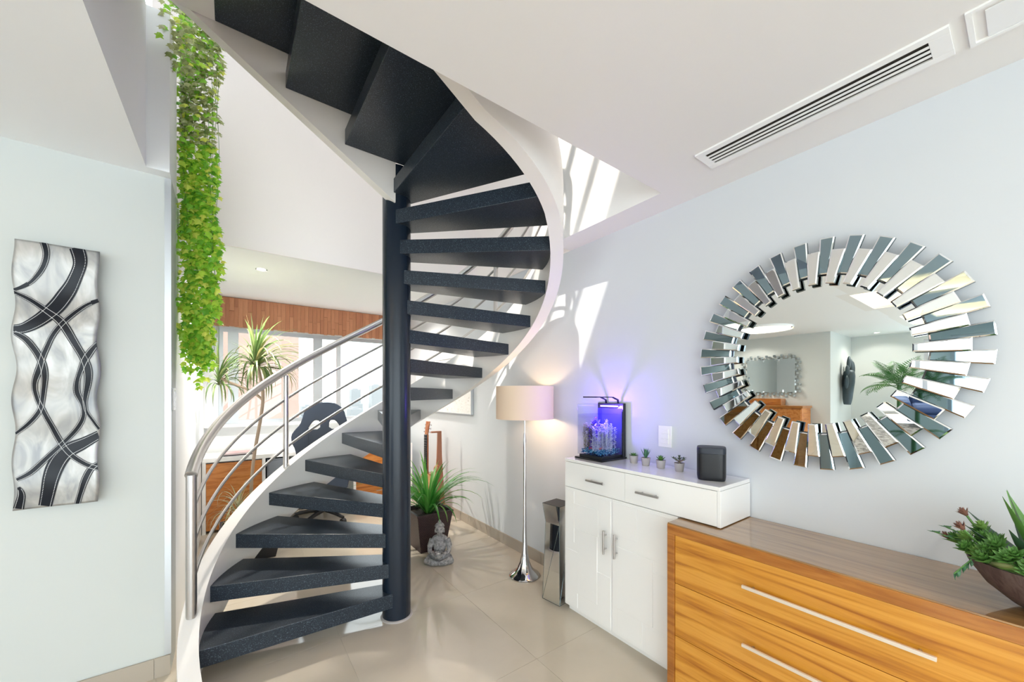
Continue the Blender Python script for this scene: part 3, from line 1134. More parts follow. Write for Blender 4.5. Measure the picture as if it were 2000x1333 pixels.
def blade(r0, r1, w0, w1, face, tilt, front, th):
    """mirror blade pointing along +X from r0 to r1 in local XZ, faces -Y"""
    mb = MB()
    e = .0045
    o_ = [(r0, -w0 / 2), (r1, -w1 / 2), (r1, w1 / 2), (r0, w0 / 2)]
    i_ = [(r0 + e, -w0 / 2 + e), (r1 - e, -w1 / 2 + e), (r1 - e, w1 / 2 - e), (r0 + e, w0 / 2 - e)]
    yb, ym, yf = front + th, front + .003, front
    vs_ = [(a, yb, b) for a, b in o_] + [(a, ym, b) for a, b in o_] + [(a, yf, b) for a, b in i_]
    vs_ = [(a, y_ + (a - (r0 + r1) / 2) * tilt, b) for a, y_, b in vs_]
    mb.cur = 0
    mb.add(vs_, [(8, 9, 10, 11)])
    n = len(mb.v)
    mb.cur = 1
    for k in range(4):
        j = (k + 1) % 4
        mb.f.append([4 + k, 4 + j, 8 + j, 8 + k])
        mb.mi.append(1)
        mb.f.append([k, j, 4 + j, 4 + k])
        mb.mi.append(2)
    mb.f.append([3, 2, 1, 0])
    mb.mi.append(2)
    return mb.mesh('blade', [face, M['mirror_bevel'], M['mirror_edge']])


om = blade(.338, .488, .034, .049, M['mirror_smoke'], -.02, -.026, .020)
im = blade(.297, .436, .030, .046, M['mirror'], .10, -.034, .020)
for k in range(32):
    a = 2 * PI * k / 32
    o = put('outer_blade', om, sb, rot=(0, -(a + PI / 32), 0))
    o['label'] = 'smoked grey-blue glass blade'
    o = put('inner_blade', im, sb, rot=(0, -a, 0))
    o['label'] = 'clear mirror blade'

# ---------------------------------------------------------------- wooden dresser
DX, DZ = 1.647, .799
dy0, dy1 = -.17, 1.016
dr = thing('wooden_dresser', 'orange-brown wooden dresser with long bar handles under the round mirror', 'dresser', (DX, (dy0 + dy1) / 2, 0))
oy = (dy0 + dy1) / 2
dep = WR - .006 - DX
fr = MB()
fr.box(0, dep, dy0 - oy, dy0 - oy + .036, 0, DZ - .052).box(0, dep, dy1 - oy - .036, dy1 - oy, 0, DZ - .052)
put('side_panel', MB().box(0, dep, dy0 - oy, dy0 - oy + .036, 0, DZ - .05).mesh('side_panel', M['frame_wood']), dr, bev=.002)
put('side_panel', MB().box(0, dep, dy1 - oy - .036, dy1 - oy, 0, DZ - .05).mesh('side_panel', M['frame_wood']), dr, bev=.002)
put('top_panel', MB().box(0, dep, dy0 - oy, dy1 - oy, DZ - .05, DZ - .006).mesh('top_panel', M['frame_wood']), dr, bev=.002)
put('glass_top', MB().box(.001, dep - .002, dy0 - oy + .002, dy1 - oy - .002, DZ - .006, DZ).mesh('glass_top', M['top_wood']), dr, bev=.0012)
put('carcass', MB().box(.03, dep, dy0 - oy + .036, dy1 - oy - .036, 0.0, DZ - .05).mesh('carcass', mat('red_gap', (.10, .012, .006), .6)), dr)
zz = [.006, .285, .5265, DZ - .05]
for k in range(3):
    d = boxo('drawer', M['dresser_wood'], dr, .004, .03, dy0 - oy + .0375, dy1 - oy - .0375, zz[k] + .001, zz[k + 1] - .0015, .0015)
    hz = (zz[k] + zz[k + 1]) / 2
    h = put('handle', MB().box(-.038, -.028, -.26, .26, -.006, .006).mesh('handle', M['bar_handle']), d, (0, 0, 0), bev=.001)
    for yy in (-.225, .225):
        put('handle_post', MB().tube([(-.029, yy, 0), (-.012, yy, 0)], .0045, 8).mesh('handle_post', M['steel']), d)

# ---------------------------------------------------------------- white cabinet
KX, KZ = 1.75, .985
ky0, ky1, kyb = .822, 1.805, 1.022
kb = thing('white_cabinet', 'glossy white cabinet with two drawers and two panelled doors left of the dresser', 'cabinet', (KX, ky1, 0))
kd = WR - .006 - KX
Y = lambda y: y - ky1
put('body', MB().box(.018, kd, Y(kyb), Y(ky1), .035, DZ + .004).mesh('body', M['gloss_white']), kb, bev=.001)
put('drawer_case', MB().box(.018, kd, Y(ky0), Y(ky1), DZ + .004, KZ - .02).mesh('drawer_case', M['gloss_white']), kb, bev=.001)
put('top_panel', MB().box(-.004, kd, Y(ky0), Y(ky1), KZ - .018, KZ).mesh('top_panel', M['gloss_white']), kb, bev=.002)
put('end_panel', MB().box(0, kd, Y(ky0) - .002, Y(ky0) + .014, DZ + .004, KZ - .019).mesh('end_panel', M['gloss_white']), kb, bev=.001)
put('plinth', MB().box(.03, kd, Y(kyb) + .01, Y(ky1) - .01, 0, .035).mesh('plinth', M['gloss_white']), kb)
for yy in (Y(ky1) - .03, Y(kyb) + .03):
    put('foot', MB().lathe([(.012, 0), (.012, .036)], 12).mesh('foot', M['matte_black']), kb, (.05, yy, 0))


def drawer(ya, yb, hy, hw):
    d = boxo('drawer', M['gloss_white'], kb, 0, .018, Y(ya) + .001, Y(yb) - .001, DZ + .006, KZ - .021, .001)
    cyy = (ya + yb) / 2
    h = put('handle', MB().tube([(-.035, -hw / 2, 0), (-.035, hw / 2, 0)], .006, 10).mesh('handle', M['steel'], 40), d, (0, hy - cyy, -.005))
    for yy in (-.3, .3):
        put('handle_post', MB().tube([(-.035, hw * yy, 0), (-.008, hw * yy, 0)], .004, 8).mesh('handle_post', M['steel']), d, (0, hy - cyy, -.005))
    return d


drawer(1.335, ky1, 1.532, .135)
d2 = drawer(ky0 + .014, 1.335, 1.18, .135)


def door(ya, yb, hy, rects):
    d = boxo('door', M['gloss_white'], kb, 0, .018, Y(ya) + .0012, Y(yb) - .0012, .04, DZ + .002, .001)
    cyy, cz = (ya + yb) / 2, (.04 + DZ + .002) / 2
    w_, h_ = (yb - ya), DZ - .04
    for (a, b, c_, e, p) in rects:   # fractions from the left edge (far side) and from the top
        yA, yB = w_ / 2 - a * w_, w_ / 2 - b * w_
        zA, zB = h_ / 2 - c_ * h_, h_ / 2 - e * h_
        put('relief_panel', MB().box(-.009 - p, -.0085, min(yA, yB) + .0005, max(yA, yB) - .0005, min(zA, zB) + .0005, max(zA, zB) - .0005).mesh('relief_panel', M['gloss_white']), d, bev=.0008)
    put('handle', MB().tube([(-.037, 0, -.068), (-.037, 0, .068)], .006, 10).mesh('handle', M['steel'], 40), d, (0, hy - cyy, .545 - cz))
    for q in (-.04, .04):
        put('handle_post', MB().tube([(-.037, 0, q), (-.008, 0, q)], .004, 8).mesh('handle_post', M['steel']), d, (0, hy - cyy, .545 - cz))


door(1.425, ky1, 1.462, [(.22, .74, .12, .33, .0028), (.02, .30, .52, .985, .0022), (.30, .72, .33, .86, .0036), (.72, .985, .60, .985, .0022), (.02, .22, .02, .45, .0022), (.74, .985, .02, .30, .0024)])
door(kyb, 1.424, 1.385, [(.02, .42, .02, .26, .0026), (.42, .985, .02, .34, .002), (.02, .66, .34, .80, .0034), (.66, .985, .42, .80, .0022), (.10, .50, .80, .985, .0026), (.55, .985, .82, .985, .002)])

# ---------------------------------------------------------------- things on the cabinet
KT = KZ
sp_ = thing('smart_speaker', 'black rounded-square wireless speaker standing on the white cabinet', 'speaker', (1.90, .935, KT), D2R(26))
rq = [(.055 * math.copysign(abs(math.cos(t_)) ** .5, math.cos(t_)), .055 * math.copysign(abs(math.sin(t_)) ** .42, math.sin(t_))) for t_ in [2 * PI * i / 64 for i in range(64)]]
rings = lambda sc, zs: [[(p[0] * s_ * sc, p[1] * s_ * sc, z) for p in rq] for s_, z in zs]
M['speaker'] = mat('speaker_black', (.004, .005, .008), .4)
put('speaker_body', MB().loft(rings(1, [(1.08, 0), (1.12, .006), (1.16, .02), (1.16, .128)])).mesh('speaker_body', M['speaker'], 50), sp_)
put('top_cap', MB().loft(rings(1, [(1.165, .129), (1.165, .15), (1.14, .156), (1.08, .157)])).mesh('top_cap', M['navy_dark'], 50), sp_)


def succulent(label, loc, kind):
    t = thing('potted_succulent', label, 'succulent', loc, rnd.uniform(0, 6), 'succulent pots on the white cabinet')
    put('pot', MB().lathe([(.019, 0), (.021, .003), (.0265, .046), (.0235, .046), (.022, .040)], 28).mesh('pot', M['pot_grey'], 40), t)
    put('soil', MB().lathe([(.022, .038), (.021, .041)], 20).mesh('soil', M['soil']), t)
    if kind == 'rosette':
        me_ = fleshy_mesh('leaf', .036, .017, M['succ_b'], -.3, .75)
        n, rows = 8, 3
    elif kind == 'low':
        me_ = fleshy_mesh('leaf', .032, .017, M['succ_b'], -.2, 1.15)
        n, rows = 8, 2
    elif kind == 'aloe':
        me_ = fleshy_mesh('leaf', .066, .012, M['succ_a'], .15, .55)
        n, rows = 7, 3
    else:
        me_ = fleshy_mesh('leaf', .026, .014, M['succ_c'], -.2, 1.1)
        n, rows = 6, 3
    for r_ in range(rows):
        for k in range(n):
            s_ = 1 - .16 * r_
            tilt = -(r_ * (.30 if kind != 'tree' else .35))
            o = put('leaf', me_, t, (0, 0, .041 + (.004 * r_ if kind != 'tree' else .010 + .011 * r_)), (0, tilt, 2 * PI * (k + .5 * r_) / n), (s_, s_, s_))
    if kind == 'tree':
        put('stem', MB().tube([(0, 0, .036), (.002, 0, .075)], .004, 8).mesh('stem', M['trunk']), t)
        for k in range(4):
            a = k * 1.7
            for q in range(5):
                put('leaf', me_, t, (.034 * math.cos(a), .034 * math.sin(a), .064), (0, -.2, q * 1.26), (.75, .75, .75))
            put('branch', MB().tube([(0, 0, .05), (.034 * math.cos(a), .034 * math.sin(a), .066)], .003, 6).mesh('branch', M['trunk']), t)


succulent('small grey pot with low flat green succulent, nearest the aquarium', (1.955, 1.425, KT), 'low')
succulent('small grey pot with tall spiky aloe, second from the aquarium', (1.945, 1.335, KT), 'aloe')
succulent('small grey pot with bushy green rosette, third from the aquarium', (1.94, 1.235, KT), 'rosette')
succulent('small grey pot with dark branching succulent, nearest the black speaker', (1.94, 1.125, KT), 'tree')

# aquarium
aq = thing('aquarium', 'glowing violet glass aquarium with black lamp arms on the white cabinet', 'aquarium', (1.915, 1.655, KT), D2R(0))
ax_, ay_, ah = .100, .103, .325     # half sizes, height
put('base_tray', MB().box(-ax_ - .012, ax_ + .03, -ay_ - .01, ay_ + .012, 0, .012).mesh('base_tray', M['black_gloss']), aq, bev=.003)
put('base_block', MB().box(-ax_ + .01, ax_, -ay_ + .01, ay_ - .01, .012, .028).mesh('base_block', M['matte_black']), aq)
g0 = .028
t_ = .003
for b in ((-ax_, -ax_ + t_, -ay_, ay_), (ax_ - t_, ax_, -ay_, ay_), (-ax_ + t_, ax_ - t_, -ay_, -ay_ + t_), (-ax_ + t_, ax_ - t_, ay_ - t_, ay_)):
    put('glass_pane', MB().box(*b, g0, g0 + ah).mesh('glass_pane', M['tank_glass']), aq)
put('water', MB().box(-ax_ + .004, ax_ - .004, -ay_ + .004, ay_ - .004, g0 + .003, g0 + ah - .065).mesh('water', M['water']), aq)
put('inner_back', MB().box(ax_ - .0045, ax_ - .0035, -ay_ + .004, ay_ - .004, g0, g0 + ah - .03).mesh('inner_back', mat('tank_back', (.05, .05, .30), .5)), aq)
put('back_filter', MB().box(ax_ + .001, ax_ + .026, -ay_ - .004, ay_ + .002, .012, g0 + ah + .004).mesh('back_filter', M['matte_black']), aq, bev=.003)
gr = MB()
for k in range(700):
    x, y = rnd.uniform(-ax_ + .01, ax_ - .01), rnd.uniform(-ay_ + .01, ay_ - .01)
    z = g0 + .008 + rnd.uniform(0, .030)
    gr.ell((x, y, z), (.005, .0045, .0035), 5, 3)
put('gravel', gr.mesh('gravel', M['gravel']), aq, kind='stuff')


def weed(mt, x, y, h, n, s_):
    mb = MB()
    for q in range(n):
        a0_ = rnd.uniform(0, 6.28)
        bx, by = x + rnd.uniform(-.03, .03), y + rnd.uniform(-.03, .03)
        bx, by = max(-ax_ + .012, min(ax_ - .02, bx)), max(-ay_ + .012, min(ay_ - .012, by))
        hh = h * rnd.uniform(.45, 1.05)
        mb.tube([(bx, by, g0 + .03), (bx + .01 * math.cos(a0_), by + .01 * math.sin(a0_), g0 + .03 + hh)], .0012, 4)
        z = .012
        while z < hh:
            for c_ in range(3):
                a_ = rnd.uniform(0, 6.28)
                d_ = Vector((math.cos(a_), math.sin(a_), .5)) * s_
                p_ = Vector((bx + .01 * math.cos(a0_) * z / hh, by + .01 * math.sin(a0_) * z / hh, g0 + .03 + z))
                n_ = Vector((-math.sin(a_), math.cos(a_), 0)) * s_ * .38
                e_ = p_ + d_
                if abs(e_.x) > ax_ - .008 or abs(e_.y) > ay_ - .008:
                    continue
                m_ = p_ + d_ * .55
                mb.add([tuple(p_), tuple(m_ + n_), tuple(e_), tuple(m_ - n_)], [(0, 1, 2, 3)])
            z += .009
    return put('water_plant', mb.mesh('water_plant', mt), aq)


weed(M['tan_weed'], -.05, .06, .19, 14, .016)
weed(M['white_weed'], -.01, -.075, .19, 12, .017)
weed(M['white_weed'], -.075, -.04, .18, 10, .017)
weed(M['white_weed'], .01, .065, .18, 6, .015)
weed(M['white_weed'], -.035, -.055, .19, 8, .017)
weed(M['purple_weed'], -.05, .015, .19, 9, .015)
weed(M['white_weed'], .03, -.05, .16, 6, .016)
weed(M['purple_weed'], .02, 0, .2, 8, .016)
cm = MB()
for (x, y, z) in ((-.062, -.06, .065), (.0, .03, .11), (-.06, .02, .055)):
    for q in range(9):
        d_ = Vector((rnd.uniform(-1, 1), rnd.uniform(-1, 1), rnd.uniform(-.2, 1))).normalized() * .018
        cm.tube([(x, y, g0 + z - .02), (x + d_.x, y + d_.y, g0 + z - .02 + d_.z)], [.0035, .0012], 5)
put('coral', cm.mesh('coral', M['coral']), aq)
la = MB()
for yy in (-.055, .045):
    la.loft([[(px_, yy + dy_ * wf, pz_) for dy_, pz_ in ((-.008, pz), (.008, pz), (.008, pz + .006), (-.008, pz + .006))] for px_, pz, wf in
             ((ax_ + .016, g0 + ah, 1.0), (ax_ + .012, g0 + ah + .022, 1.0), (ax_ - .04, g0 + ah + .040, .9), (-ax_ + .0, g0 + ah + .042, .7))])
la.box(-ax_ + .0, -ax_ + .02, -.055, .052, g0 + ah + .041, g0 + ah + .048)
put('lamp_arm', la.mesh('lamp_arm', M['black_gloss']), aq)
put('led_strip', MB().box(ax_ - .012, ax_ - .004, -.07, .07, g0 + ah - .02, g0 + ah - .012).mesh('led_strip', M['uv_led']), aq)
pl = bpy.data.lights.new('aquarium_led', 'POINT')
pl.energy = 3
pl.color = (.22, .10, 1)
pl.shadow_soft_size = .02
po = bpy.data.objects.new('aquarium_led', pl)
col.objects.link(po)
po.parent = aq
po.location = (-.02, -.0, g0 + ah - .035)

# bowl of succulents on the dresser
bw = thing('succulent_bowl', 'dark wooden bowl of green and red succulents at the right end of the dresser', 'plant bowl', (1.80, -.035, DZ))
put('bowl', MB().lathe([(.045, 0), (.075, .018), (.12, .058), (.152, .110), (.158, .128), (.150, .128), (.14, .11), (.10, .07)], 48).mesh('bowl', M['bowl'], 50), bw)
put('moss', MB().lathe([(.142, .108), (.13, .118), (.07, .126), (.0, .128)], 32, cap=False).mesh('moss', M['sprig'], 50), bw)
al = fleshy_mesh('aloe_leaf', .24, .052, M['aloe'], .1, .35, 7)
al2 = fleshy_mesh('aloe_leaf', .24, .058, M['aloe_dark'], .2, .9, 7)
for k in range(9):
    put('aloe_leaf', al, bw, (0, 0, .10), (0, rnd.uniform(-.1, .35), k * .7 + 2.2))
for k in range(8):
    put('aloe_leaf', al2, bw, (0, 0, .10), (0, rnd.uniform(-.05, .15), k * .8 + 1.9), (rnd.uniform(.8, 1),) * 3)
pebble = MB()
pebble.ell((0, 0, 0), (.032, .028, .018), 12, 8)
pm = pebble.mesh('pebble', mat('pale_pebble', (.35, .38, .14), .6), 60)
for k in range(9):
    a = k * .7
    put('pebble', pm, bw, (.105 * math.cos(a), .105 * math.sin(a), .122), (0, 0, a))
ros_g = fleshy_mesh('leaf', .03, .017, M['succ_b'], -.3, .8)
ros_y = fleshy_mesh('leaf', .028, .016, M['sprig'], -.3, .8)
ros_r = fleshy_mesh('leaf', .024, .011, M['succ_red'], -.2, .6)
ten = fleshy_mesh('leaf', .014, .007, M['succ_a'], 0, .8)


def rosette(par, me_, loc, rot, n=7, rows=3, s_=1.0):
    R_ = rot.to_matrix()
    for r_ in range(rows):
        for k in range(n):
            e = (R_ @ Euler((0, -.28 * r_, 2 * PI * (k + .5 * r_) / n)).to_matrix()).to_euler()
            sc = s_ * (1 - .15 * r_)
            put('leaf', me_, par, Vector(loc) + R_ @ Vector((0, 0, .004 * r_ * s_)), e, (sc, sc, sc))


for k in range(26):
    ang = rnd.uniform(.9, 3.6)
    rosette(bw, rnd.choice([ros_g, ros_g, ros_y]), (rnd.uniform(.09, .165) * math.cos(ang), rnd.uniform(.10, .175) * math.sin(ang), rnd.uniform(.125, .175)), Euler((-math.sin(ang) * .6, math.cos(ang) * .6, 0)), s_=rnd.uniform(1.0, 1.35))
for k, (ang, rad, z, me_, s_) in enumerate(((2.2, .13, .15, ros_g, 1.3), (1.75, .15, .165, ros_y, 1.2), (2.6, .14, .15, ros_g, 1.3), (1.5, .12, .20, ros_y, 1.0),
                                      (1.9, .165, .20, ros_r, 1.1), (1.55, .19, .15, ros_r, 1.0), (2.9, .15, .14, ros_g, 1.2), (1.2, .13, .15, ros_g, 1.1),
                                      (1.35, .16, .225, ros_r, 1.1), (3.6, .15, .13, ros_y, 1.1), (3.2, .13, .15, ros_g, 1.3), (2.0, .10, .17, ros_g, 1.3))):
    tx, ty = math.cos(ang), math.sin(ang)
    rosette(bw, me_, (rad * tx, rad * ty, z), Euler((-ty * .6, tx * .6, 0)), s_=s_)
    put('stem', MB().tube([(rad * .6 * tx, rad * .6 * ty, .12), (rad * tx, rad * ty, z)], .003, 6).mesh('stem', M['succ_b']), bw)
for ang, base, tipv in ((1.75, (.14, .15), (.225, .175)), (2.0, (.14, .14), (.19, .07)), (1.6, (.13, .16), (.20, .19))):
    tx, ty = math.cos(ang), math.sin(ang)
    A_ = Vector((base[0] * tx, base[0] * ty, base[1]))
    B_ = Vector((tipv[0] * tx, tipv[0] * ty, tipv[1]))
    put('stem', MB().tube([A_, B_], .002, 6).mesh('stem', M['succ_b']), bw)
    for k in range(16):
        put('leaf', ten, bw, A_.lerp(B_, k / 15), (0, .6 if tipv[1] > .1 else 2.2, k * 2.4), (1.4, 1.4, 1.4))

# ---------------------------------------------------------------- floor lamp
lp = thing('floor_lamp', 'chrome trumpet-base floor lamp with a cream drum shade', 'lamp', (1.822, 2.322, 0))
put('base', MB().lathe([(.118, 0), (.120, .006), (.112, .016), (.085, .032), (.058, .062), (.038, .11), (.026, .17), (.018, .25), (.0135, .4), (.0115, .7), (.012, 1.05), (.0095, 1.10)], 48).mesh('base', M['chrome'], 50), lp)
put('pole', MB().lathe([(.006, 1.09), (.006, 1.40)], 16).mesh('pole', M['chrome'], 40), lp)
put('shade', MB().loft([[(r_ * math.cos(2 * PI * i / 64), r_ * math.sin(2 * PI * i / 64), z) for i in range(64)] for r_, z in ((.222, 1.212), (.222, 1.462), (.219, 1.462), (.219, 1.212), (.222, 1.212))], cap=False).mesh('shade', M['shade'], 50), lp)
sr = MB()
for k in range(3):
    a = k * 2.094
    sr.tube([(.006 * math.cos(a), .006 * math.sin(a), 1.40), (.219 * math.cos(a), .219 * math.sin(a), 1.445)], .0022, 6)
put('shade_spider', sr.mesh('shade_spider', M['chrome']), lp)
put('bulb', MB().ell((0, 0, 1.34), (.022, .022, .034), 16, 10).mesh('bulb', M['bulb'], 60), lp)
pl = bpy.data.lights.new('lamp_light', 'POINT')
pl.energy = 3.2
pl.color = (1, .70, .42)
pl.shadow_soft_size = .04
po = bpy.data.objects.new('lamp_light', pl)
col.objects.link(po)
po.parent = lp
po.location = (0, 0, 1.29)

# ---------------------------------------------------------------- faceted mirror pedestal
mv = thing('mirrored_pedestal', 'faceted mirrored floor vase between the lamp and the white cabinet', 'vase', (1.80, 1.925, 0), D2R(8))
s0, hh = .075, .655
c4 = lambda s_, z, rot=0: [(s_ * math.cos(PI / 4 + k * PI / 2 + rot) * 1.414, s_ * math.sin(PI / 4 + k * PI / 2 + rot) * 1.414, z) for k in range(4)]
T = c4(s0, hh)
B = c4(s0, 0)
# twisted column: top square, inset waist, bottom square
tw = c4(s0 * .80, hh * .80, .0)
put('mirror_body', MB().add(T + tw + B, [(0, 1, 5), (0, 5, 4), (1, 2, 6), (1, 6, 5), (2, 3, 7), (2, 7, 6), (3, 0, 4), (3, 4, 7),
                                        (4, 5, 8), (5, 9, 8), (5, 6, 9), (6, 10, 9), (6, 7, 10), (7, 11, 10), (7, 4, 11), (4, 8, 11), (11, 10, 9, 8)]).mesh('mirror_body', M['mirror']), mv)
ed = MB()
for a, b in ((T[0], T[1]), (T[1], T[2]), (T[2], T[3]), (T[3], T[0]), (T[0], tw[0]), (T[1], tw[1]), (T[2], tw[2]), (T[3], tw[3]), (tw[0], B[0]), (tw[1], B[1]), (tw[2], B[2]), (tw[3], B[3]),
             (tw[1], B[0]), (tw[2], B[1]), (tw[3], B[2]), (tw[0], B[3]), (B[0], B[1]), (B[1], B[2]), (B[2], B[3]), (B[3], B[0])):
    ed.tube([(a[0], a[1], max(a[2], .002)), (b[0], b[1], max(b[2], .002))], .0016, 4)
put('edge_seam', ed.mesh('edge_seam', M['mirror_edge']), mv)
put('vase_mouth', MB().loft([c4(s0 - .002, hh + .001), c4(s0 - .012, hh + .001)], cap=False).loft([c4(s0 - .012, hh + .001), c4(s0 - .012, hh - .002)], cap=True).mesh('vase_mouth', M['matte_black']), mv)

# ---------------------------------------------------------------- planter with grass
pt = thing('potted_plant', 'bushy arching green grass in a tapered dark brown wicker planter', 'plant', (1.45, 3.29, 0))
T4 = lambda s_, z: [(-s_, -s_, z), (s_, -s_, z), (s_, s_, z), (-s_, s_, z)]
put('wicker_pot', MB().loft([T4(.12, 0), T4(.17, .345), T4(.150, .345), T4(.148, .30)]).mesh('wicker_pot', M['wicker']), pt, bev=.004)
put('rim', MB().loft([T4(.172, .330), T4(.174, .350), T4(.152, .350)], cap=False).mesh('rim', M['wicker']), pt, bev=.003)
put('soil', MB().loft([T4(.149, .302), T4(.149, .315)]).mesh('soil', M['soil']), pt)

variants = []
for (L_, W_, dr_, le) in ((.50, .026, .9, .15), (.56, .024, 1.6, .35), (.62, .022, 1.9, .55), (.40, .030, 1.2, .5), (.45, .026, 2.2, .75)):
    variants.append(blade_mesh('blade_leaf', L_, W_, dr_, M['grass'], n=9, lean=le))
for k in range(95):
    v_ = variants[k % 5]
    a = rnd.uniform(0, 2 * PI)
    if 1.2 < a < 3.0 and rnd.random() < .3:
        a -= 2.4
    r_ = rnd.uniform(0, .05)
    s_ = rnd.uniform(.8, 1.32)
    if -.9 < a - 2 * PI < 0 or 0 < a < .25:
        s_ *= .98
    put('blade_leaf', v_, pt, (r_ * math.cos(a), r_ * math.sin(a), .310), (rnd.uniform(-.15, .15), rnd.uniform(-.1, .1), a), (s_, s_, s_))

# ---------------------------------------------------------------- stone statue
bd = thing('stone_figurine', 'grey stone seated meditating figurine holding a bowl on the floor before the planter', 'statue', (1.395, 2.93, 0), D2R(-32))
b = MB()
b.ell((0, .012, .135), (.054, .042, .085))            # torso
b.ell((0, .01, .19), (.066, .036, .038))              # shoulders
b.ell((0, .004, .232), (.022, .022, .026))            # neck
b.ell((0, -.004, .272), (.034, .036, .040))           # head
b.ell((0, .004, .300), (.036, .036, .026))            # hair cap
b.ell((0, .004, .328), (.016, .016, .018))            # topknot
b.ell((0, .004, .343), (.007, .007, .012))
b.ell((0, -.040, .268), (.006, .007, .012), 10, 8)    # nose
b.ell((0, -.035, .252), (.012, .006, .004), 10, 8)
for s_ in (-1, 1):
    b.ell((s_ * .013, -.034, .279), (.009, .005, .0035), 10, 8)
    b.ell((s_ * .036, .0, .262), (.006, .010, .024), 10, 8)       # long ears
    b.tube([(s_ * .062, .010, .190), (s_ * .080, .0, .135), (s_ * .078, -.020, .098), (s_ * .045, -.058, .088)], [.024, .023, .019, .014], 14)
    b.ell((s_ * .032, -.068, .085), (.020, .014, .014))            # hands at the bowl
    b.tube([(s_ * .03, .0, .040), (s_ * .075, -.012, .036), (s_ * .092, -.045, .030), (s_ * .05, -.075, .026), (0, -.085, .022)], [.040, .038, .034, .026, .018], 14)
    for q in range(4):
        b.tube([(s_ * (.015 + q * .009), -.082, .100), (s_ * (.020 + q * .009), -.088, .078)], .0045, 6)
b.ell((0, .005, .030), (.09, .065, .032))
me = b.mesh('body', M['stone'], 180)
o = put('body', me, bd)
rm = o.modifiers.new('remesh', 'REMESH')
rm.mode = 'VOXEL'
rm.voxel_size = .0038
rm.use_smooth_shade = True
put('offering_bowl', MB().lathe([(.012, .058), (.026, .068), (.037, .088), (.040, .106), (.036, .106), (.028, .085), (.0, .078)], 28, (0, -.078), cap=False).mesh('offering_bowl', M['stone'], 50), bd)
put('tea_light', MB().lathe([(.019, .084), (.019, .098), (.004, .098), (.003, .103)], 20, (0, -.078)).mesh('tea_light', M['gloss_white'], 50), bd)
curl = MB()
for j in range(5):
    th = .25 + j * .26
    n = 6 + j * 4
    for i in range(n):
        ph = 2 * PI * i / n
        if math.sin(ph) < -.35 and th > .95:
            continue
        curl.ell((.037 * math.sin(th) * math.cos(ph), .004 + .037 * math.sin(th) * math.sin(ph), .290 + .034 * math.cos(th)), (.0055, .0055, .0055), 6, 5)
put('hair_curls', curl.mesh('hair_curls', M['stone'], 60), bd, kind='stuff')

# ---------------------------------------------------------------- guitar and wooden stand
gt = thing('acoustic_guitar', 'red-brown acoustic guitar standing upright behind the grass planter', 'guitar', (1.785, 4.10, .0), D2R(-80))
out = smooth_poly([(-.10, .02), (.10, .02), (.185, .10), (.17, .20), (.115, .27), (.13, .35), (.12, .43), (.05, .47), (-.05, .47), (-.12, .43), (-.13, .35), (-.115, .27), (-.17, .20), (-.185, .10)], 2)
bm_ = shape2d([out], .085, .004)
bm_.materials.clear()
bm_.materials.append(M['guitar'])
put('body', bm_, gt, (0, .045, .03), (PI / 2, 0, 0))
bm_ = shape2d([[(p[0] * .97, .24 + (p[1] - .24) * .97) for p in out], [(.05 * math.cos(-a_ * .3), .31 + .05 * math.sin(-a_ * .3)) for a_ in range(21)]], .004)
bm_.materials.append(M['guitar_top'])
put('soundboard', bm_, gt, (0, -.002, .03), (PI / 2, 0, 0))
put('neck', MB().box(-.024, .024, -.004, .020, .44, .94).mesh('neck', M['guitar']), gt, bev=.006)
put('fretboard', MB().box(-.026, .026, -.012, -.004, .38, .94).mesh('fretboard', M['matte_black']), gt)
fm = MB().box(-.026, .026, -.0135, -.0115, -.0008, .0008).mesh('fret', M['steel'])
for k in range(14):
    put('fret', fm, gt, (0, 0, .94 - .56 * (1 - 2 ** (-k / 11))))
put('headstock', MB().loft([[(-.028, -.004, .94), (.028, -.004, .94), (.028, .012, .94), (-.028, .012, .94)], [(-.036, .02, 1.09), (.036, .02, 1.09), (.036, .034, 1.09), (-.036, .034, 1.09)]]).mesh('headstock', M['guitar']), gt, bev=.003)
pg = MB().tube([(0, 0, 0), (.022, 0, 0)], .004, 8).ell((.028, 0, 0), (.009, .005, .011), 10, 6).mesh('tuning_peg', M['chrome'], 50)
for k in range(3):
    for s_ in (-1, 1):
        put('tuning_peg', pg, gt, (s_ * .034, .014 + .007 * k, .97 + k * .04), (0, 0, 0 if s_ > 0 else PI))
put('bridge', MB().box(-.06, .06, -.012, -.004, .155, .175).mesh('bridge', M['matte_black']), gt, bev=.002)
ws = thing('wooden_stand', 'slender reddish wooden stand flaring to the floor beside the guitar', 'stand', (1.80, 3.79, 0), D2R(-8))
put('upright', MB().loft([[(-.075, -.012, 0), (.075, -.012, 0), (.075, .012, 0), (-.075, .012, 0)], [(-.028, -.012, .72), (.028, -.012, .72), (.028, .012, .72), (-.028, .012, .72)], [(-.020, -.012, 1.0), (.022, -.012, 1.0), (.022, .012, 1.0), (-.020, .012, 1.0)]]).mesh('upright', M['stand_wood']), ws, bev=.003)
put('cross_arm', MB().box(-.09, .022, -.014, .014, .985, 1.003).mesh('cross_arm', M['stand_wood']), ws, bev=.002)
put('round_knob', MB().ell((-.03, -.02, .60), (.038, .02, .045)).mesh('round_knob', M['guitar'], 60), ws)
put('foot', MB().box(-.09, .09, -.10, .08, 0, .02).mesh('foot', M['stand_wood']), ws, bev=.003)

